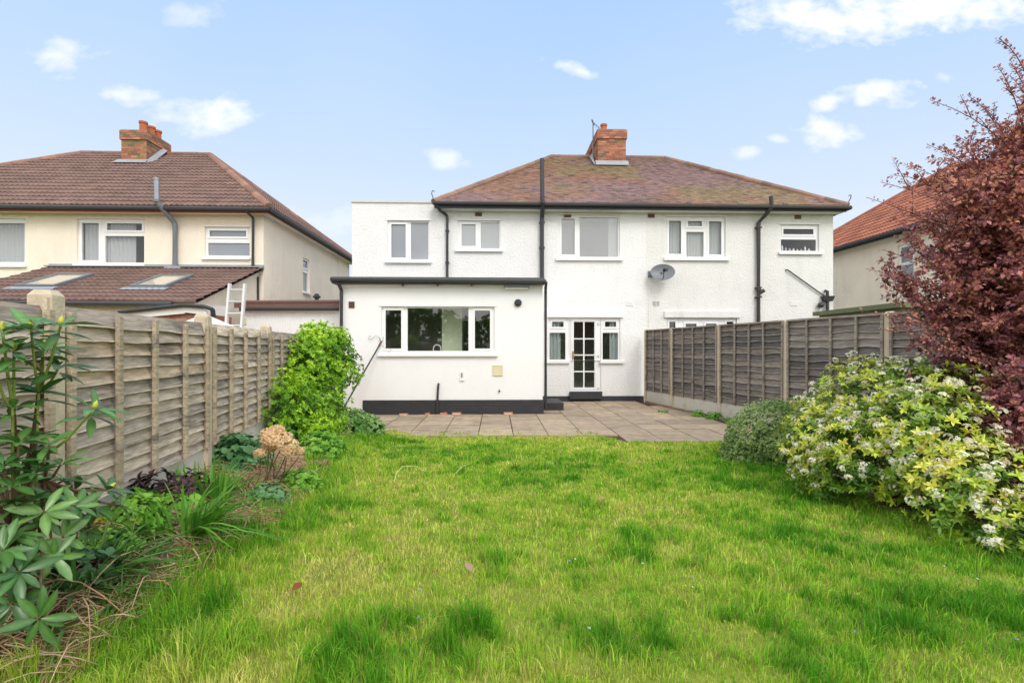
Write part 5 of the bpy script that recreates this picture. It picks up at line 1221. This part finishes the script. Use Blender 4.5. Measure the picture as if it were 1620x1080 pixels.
for i, (x, y, Y, b) in enumerate(WH):
    p = at(x, y, Y); k = int(rng.integers(8, 12)); nd = nodes[0] if (y < 600 and x > 40) else nodes[1] if y < 640 else nodes[2] if (x > 60) else nodes[3]
    if x == 148: nd = at(62,728,2.05)
    if (x, y) == (61,622): nd = rb
    ax = unit((p-nd)+np.array([0,0,.12])) if np.linalg.norm(p-nd) > .05 else np.array([0,0,1.])
    ax = unit(ax+np.array([0,0,.7]))
    col = pick(RH, np.array([rng.uniform(.2,.8)]))
    parts.append(rosettes(T, TF, p[None], ax[None], k, np.array([.125 if y < 680 else .104]), col, (1.0,1.65), 0, .12, .004, rib))
    if y < 680: parts.append(rosettes(T, TF, (p-ax*.03)[None], ax[None], 5, np.array([.12]), col*.9, (1.4,1.9), 0, .12, .004, rib))
    st.tube([tuple(nd), tuple(nd*.5+p*.5+np.array([0,0,-.02])), tuple(p)], .006, .0045, 6, s(142,160,78) if y < 650 else s(112,90,68))
    if b:
        bp = p+ax*.005; bud.lathe([(.002,0),(.007,.005),(.010,.013),(.008,.024),(.003,.034),(.001,.038)], 0, 0, 8); kk = 6*8
        R_ = Vector((0,0,1)).rotation_difference(Vector(ax))
        for q in range(len(bud.v)-kk, len(bud.v)): bud.v[q] = tuple(R_ @ Vector(bud.v[q]) + Vector(bp))
for nd in nodes.values(): st.tube([tuple(rb+np.array([rng.uniform(-.05,.05),0,-.03])), tuple(rb*.5+nd*.5+np.array([rng.uniform(-.06,.06),0,0])), tuple(nd)], .010, .007, 7, s(104,74,58))
build_np('foliage', *cat_np(parts), M['leaf_glossy'], rh, tuple(rb)); build('stems', st, M['straw'], rh, tuple(rb), attr=True)
bud.c = [s(206,206,90)]*len(bud.v); build('buds', bud, M['straw'], rh, tuple(rb), attr=True, smooth=True)

# strap leaved clumps
def strap(x, y, r, n, ln, wd, pal, label, lean=.75, name='daylily_clump', group='strap-leaved clumps in the flower bed', Y=None, bias=(0,0)):
    if Y is None: X, Y = px2g(x, y)
    else: X = (x-810)/FOC*Y
    b = np.array((X, Y, float(ground(X, Y)))); k = 7; parts = []
    for i in range(n):
        a = rng.uniform(0,6.28); rr = r*math.sqrt(rng.uniform(0,1)); L1 = ln*rng.uniform(.6,1.15); le = abs(rng.normal(lean,.3)); a2 = a+rng.normal(0,.6)
        t = np.linspace(0,1,k); out_ = L1*(le*.55*t+le*.55*t**2.2); hz = L1*(np.sqrt(np.maximum(0,1-.28*le*le))*t-.42*le*t**2.4)
        d = np.array([math.cos(a2)+bias[0], math.sin(a2)+bias[1], 0]); d /= np.linalg.norm(d)+1e-6
        c = np.stack([math.cos(a)*rr+d[0]*out_, math.sin(a)*rr+d[1]*out_, np.maximum(hz, 0.004)], 1)
        sd = np.array([-d[1], d[0], 0]); w_ = wd*rng.uniform(.7,1.2)*np.array([.8,1,1,.95,.8,.5,.03])
        mid = c+np.array([0,0,-1])*(w_*.35)[:,None]
        v = np.concatenate([c-sd*w_[:,None]*.5, mid, c+sd*w_[:,None]*.5])
        f = [(q,q+1,k+q+1) for q in range(k-1)]+[(q,k+q+1,k+q) for q in range(k-1)]+[(k+q,k+q+1,2*k+q+1) for q in range(k-1)]+[(k+q,2*k+q+1,2*k+q) for q in range(k-1)]
        col = pick(pal, np.array([rng.uniform(0,1)]))*rng.uniform(.8,1.15)
        parts.append((v, np.array(f), np.tile(col,(len(v),1))))
    v, f, c = cat_np(parts); o = build_np(name, v, f, c, M['leaf']); o.location = tuple(b); tag(o, label, 'plant', group)
ST = [s(80,140,46), s(104,164,54), s(134,186,74)]; SD = [s(68,116,48), s(88,136,58), s(118,156,84)]
strap(292,850,.13,100,.40,.019,ST,'largest bright green strap-leaved clump, spilling onto the lawn edge',.85,bias=(.25,-.1))
strap(340,800,.09,66,.36,.021,ST,'bright upright strap-leaved clump just behind the largest one',.5,bias=(.1,0))
strap(240,850,.08,40,.26,.016,ST,'thin strap-leaved clump between the yellow flowers and the largest clump',.7)
strap(135,925,.14,100,.30,.017,SD,'dark strap-leaved clump under the rhododendron, covered by dead stems',.95,bias=(.35,.1))
strap(195,905,.09,44,.24,.015,SD,'small dark strap-leaved clump between the rhododendron clump and the long grass',.9,bias=(.3,.0))
strap(345,738,.09,32,.30,.017,SD,'upright blades standing at the foot of a concrete post of the pale fence',.35)
strap(300,770,.09,30,.20,.022,ST,'short broad blades in front of the purple plant by the pale fence',.55)
strap(372,775,.10,28,.22,.015,SD,'sparse dark blades between the dried hydrangea and the bright clumps',.7)
strap(516,690,.08,46,.42,.019,SD,'iris-like blades between the lime shrub and the low patio shrub',.35)
strap(430,745,.06,18,.18,.011,ST,'thin green shoots at the foot of the dried hydrangea',.6)
for (x, y, lab) in ((70,1000,'wispy dark blades among dead stems, lowest in the bed'),(175,965,'wispy dark blades between dead stems and the long grass'),
      (395,790,'low tuft of blades on the straw in front of the dried hydrangea')):
    strap(x,y,.08,22,.20,.014,SD if y > 880 else ST,lab,.85,bias=(.2,0))
def mound(x, y, Y, rx, ry, rz, n, k, size, pal, name, label, tm, up=.4, cat='plant', m='leaf'):
    X = (x-810)/FOC*Y; z = float(ground(X, Y)); return shrub(name, label, cat, (X,Y,z), [(X,Y,z,rx,ry,rz)], n, k, None, size, pal, (.9,1.5), up, m, .2, tmpl=tm, stems=4, lo=.7)
GER = [s(66,112,66), s(86,134,80), s(114,156,104)]; GRN = [s(80,144,42), s(112,172,54), s(148,196,76)]
mound(375,735,4.75,.30,.32,.30,210,5,.055,GER,'geranium_mound','dark green rounded-leaf mound between the pale fence and the dried hydrangea',oval(.42,.05,.15))
mound(505,712,5.9,.30,.35,.24,260,6,.045,GRN,'fern_mound','fresh green ferny mound right behind the dried hydrangea',diamond(.3,.06,.1))
mound(470,738,4.5,.20,.22,.16,170,6,.04,GRN,'fern_mound','small fresh green mound at the foot of the dried hydrangea, by the lawn',diamond(.3,.06,.1))
mound(420,785,3.95,.16,.18,.13,90,6,.045,GER,'leafy_weed','low dark leafy weed in front of the dried hydrangea',oval(.34,.05,.15))
mound(215,815,2.95,.16,.16,.22,120,5,.05,GRN,'leafy_weed','light green leafy weed below the purple plant',oval(.36,.05,.15))
mound(270,800,3.35,.2,.16,.14,110,5,.045,GRN,'leafy_weed','low light green weed between the purple plant and the strap-leaved clumps',oval(.36,.05,.15))
mound(448,712,6.2,.25,.3,.35,260,6,.055,[s(50,92,28), s(80,126,36), s(112,156,48)],'lime_shrub','lower dark green bush in front of the lime shrub',diamond(.3,.08,.1))
mound(340,700,5.2,.14,.2,.25,80,5,.05,GER,'geranium_mound','small dark mound between the pale fence and the rounded-leaf mound',oval(.42,.05,.15))
mound(165,870,2.6,.16,.14,.12,90,5,.045,GRN,'leafy_weed','green leafy weed below the yellow flowers',oval(.36,.05,.15))
mound(120,890,2.35,.18,.14,.14,90,5,.05,GER,'leafy_weed','dark leafy weed under the rhododendron twigs',oval(.36,.05,.15))
mound(305,795,3.6,.2,.14,.10,90,5,.04,GER,'leafy_weed','flat dark weed between the strap-leaved clumps',oval(.36,.05,.15))
# dark purple perennial
X = (240-810)/FOC*3.25; z = float(ground(X,3.25)); pr, P, A = shrub('purple_perennial', 'dark purple-leaved perennial at the foot of the pale fence', 'plant', (X,3.25,z), [(X-.03,3.3,z+.05,.12,.2,.2),(X+.1,3.45,z+.04,.12,.2,.16)], 75, 5, oval(.22,.08,.25), .06, [s(46,34,38), s(70,48,52), s(96,66,66)], (.7,1.5), .3, inner=.2, stems=6, lo=.6)
# yellow flowers
n = 60; X, Y = px2g(160, 842); q = np.stack([X+rng.normal(0,.14,n), Y+rng.normal(0,.09,n), np.zeros(n)], 1); q[:,2] = ground(q[:,0], q[:,1])+rng.uniform(.06,.14,n)
yb = (X, Y, float(ground(X, Y))); yf = thing('yellow_flower_clump', 'little clump of yellow flowers under the rhododendron', 'flowers', yb)
build_np('blossoms', *rosettes(*diamond(.4,.06,0), q, np.tile([[.1,-.4,1.]],(n,1)), 5, .011, np.tile(np.array([s(224,200,40)]),(n,1)), (.9,1.4), 0, .15), M['petal'], yf, yb)
build_np('foliage', *rosettes(*oval(.3,.05,.2), q-np.array([0,0,.05]), np.tile([[.1,-.2,1.]],(n,1)), 4, .04, np.tile(np.array([s(84,128,50)]),(n,1)), (1.0,1.6), 0, .15), M['leaf'], yf, yb)
# dried hydrangea
hy = 4.2; hb = np.array(((425-810)/FOC*hy, hy, 0)); hb[2] = float(ground(hb[0], hb[1])); hd = thing('dried_hydrangea', 'hydrangea with a stack of dried tan flower heads', 'plant', tuple(hb))
T, TF = diamond(.42,.1,-.1)
for (x, y, r, dy) in ((437,680,.075,.05),(424,685,.07,0),(427,695,.085,-.05),(449,691,.08,.02),(456,704,.10,-.04),(426,707,.07,.03),(412,716,.06,-.05),(455,714,.065,-.06),(473,713,.05,.05),(437,700,.08,-.02)):
    p = at(x, y, hy+dy); n = 300; d = rand_dirs(n); r *= .86; pp_ = p+d*np.array([r,r,r*.62])*rng.uniform(.86,1.02,(n,1)); col = pick([s(232,198,156), s(246,222,182), s(253,238,208)], rng.uniform(0,1,n))
    build_np('flower_head', *rosettes(T, TF, pp_, d, 4, .013, col, (.8,1.5), .1, .25), M['petal'], hd, tuple(hb))
mb = MB()
for (x, y) in ((437,690),(424,695),(449,700),(456,712),(426,715),(412,725),(453,725),(473,722)):
    p = at(x, y, hy); b = hb+np.array([rng.uniform(-.1,.05), rng.uniform(-.1,.1), 0]); mb.tube([tuple(b), tuple(b*.5+p*.5+np.array([.02,0,.02])), tuple(p)], .005, .004, 5)
build('stems', mb, M['bark'], hd, tuple(hb))
p = at(511,722,5.3); p[2] = float(ground(p[0],p[1]))+.05; o = thing('fallen_flower_head', 'single tan hydrangea head fallen at the edge of the lawn', 'flower head', (p[0],p[1],p[2]-.05))
n = 160; d = rand_dirs(n); build_np('petals', *rosettes(T, TF, p+d*.075*np.array([1,1,.7]), d, 4, .012, pick([s(170,140,110), s(196,166,134)], rng.uniform(0,1,n)), (.8,1.5), .1, .25), M['petal'], o, tuple(p-np.array([0,0,.05])))
# weeds at the foot of the right fence
for (x, y, r, n, lab) in ((1130,664,.20,120,'tallest green weeds at the foot of the dark fence, at a concrete post'),(1104,660,.16,70,'weeds between patio slabs and gravel board, midway along the weedy strip'),(1048,652,.18,60,'flat grassy weeds growing from patio joints, the patch closest to the house'),(1160,672,.2,110,'weeds between the dark fence and the grey-green dome shrub')):
    X, Y = px2g(x, y); z = 0.0
    shrub('weed', lab, 'weed', (X,Y,z), [(X,Y,z,r,r*.8,.16 if x > 1060 else .05)], n, 5, None, .05 if x > 1060 else .035, GRN, (.8,1.5), .4, 'leaf', .1, tmpl=diamond(.26,.08,.1), stems=3, lo=.5, group='weeds along the dark fence')
# leafy boundary behind the viewer, mirrored in the windows
hl = [(x, -9+rng.uniform(-.5,.5), 1.6+rng.uniform(-.2,.3), 1.3, .9, 1.9+rng.uniform(-.2,.9)) for x in np.arange(-9, 10, 1.5)]
P, A = blob_points(hl, 5200, .8, 1.05, up=-.6)
hd_ = thing('boundary_hedge', 'tall dark green hedge across the end of the garden behind the viewer', 'hedge', (0,-9,.36))
build_np('foliage', *rosettes(*diamond(.34,.08,.1), P, A, 5, .22, pick([s(92,120,62), s(130,164,78), s(170,200,100)], rng.uniform(0,1,len(P))), (.5,1.4), .2), M['leaf'], hd_, (0,-9,.36))
mb = MB()
for x in np.arange(-8.5, 9, 1.5): mb.tube([(x,0,-.1),(x+.1,0,2.6)], .09, .04, 8)
build('stems', mb, M['bark'], hd_)
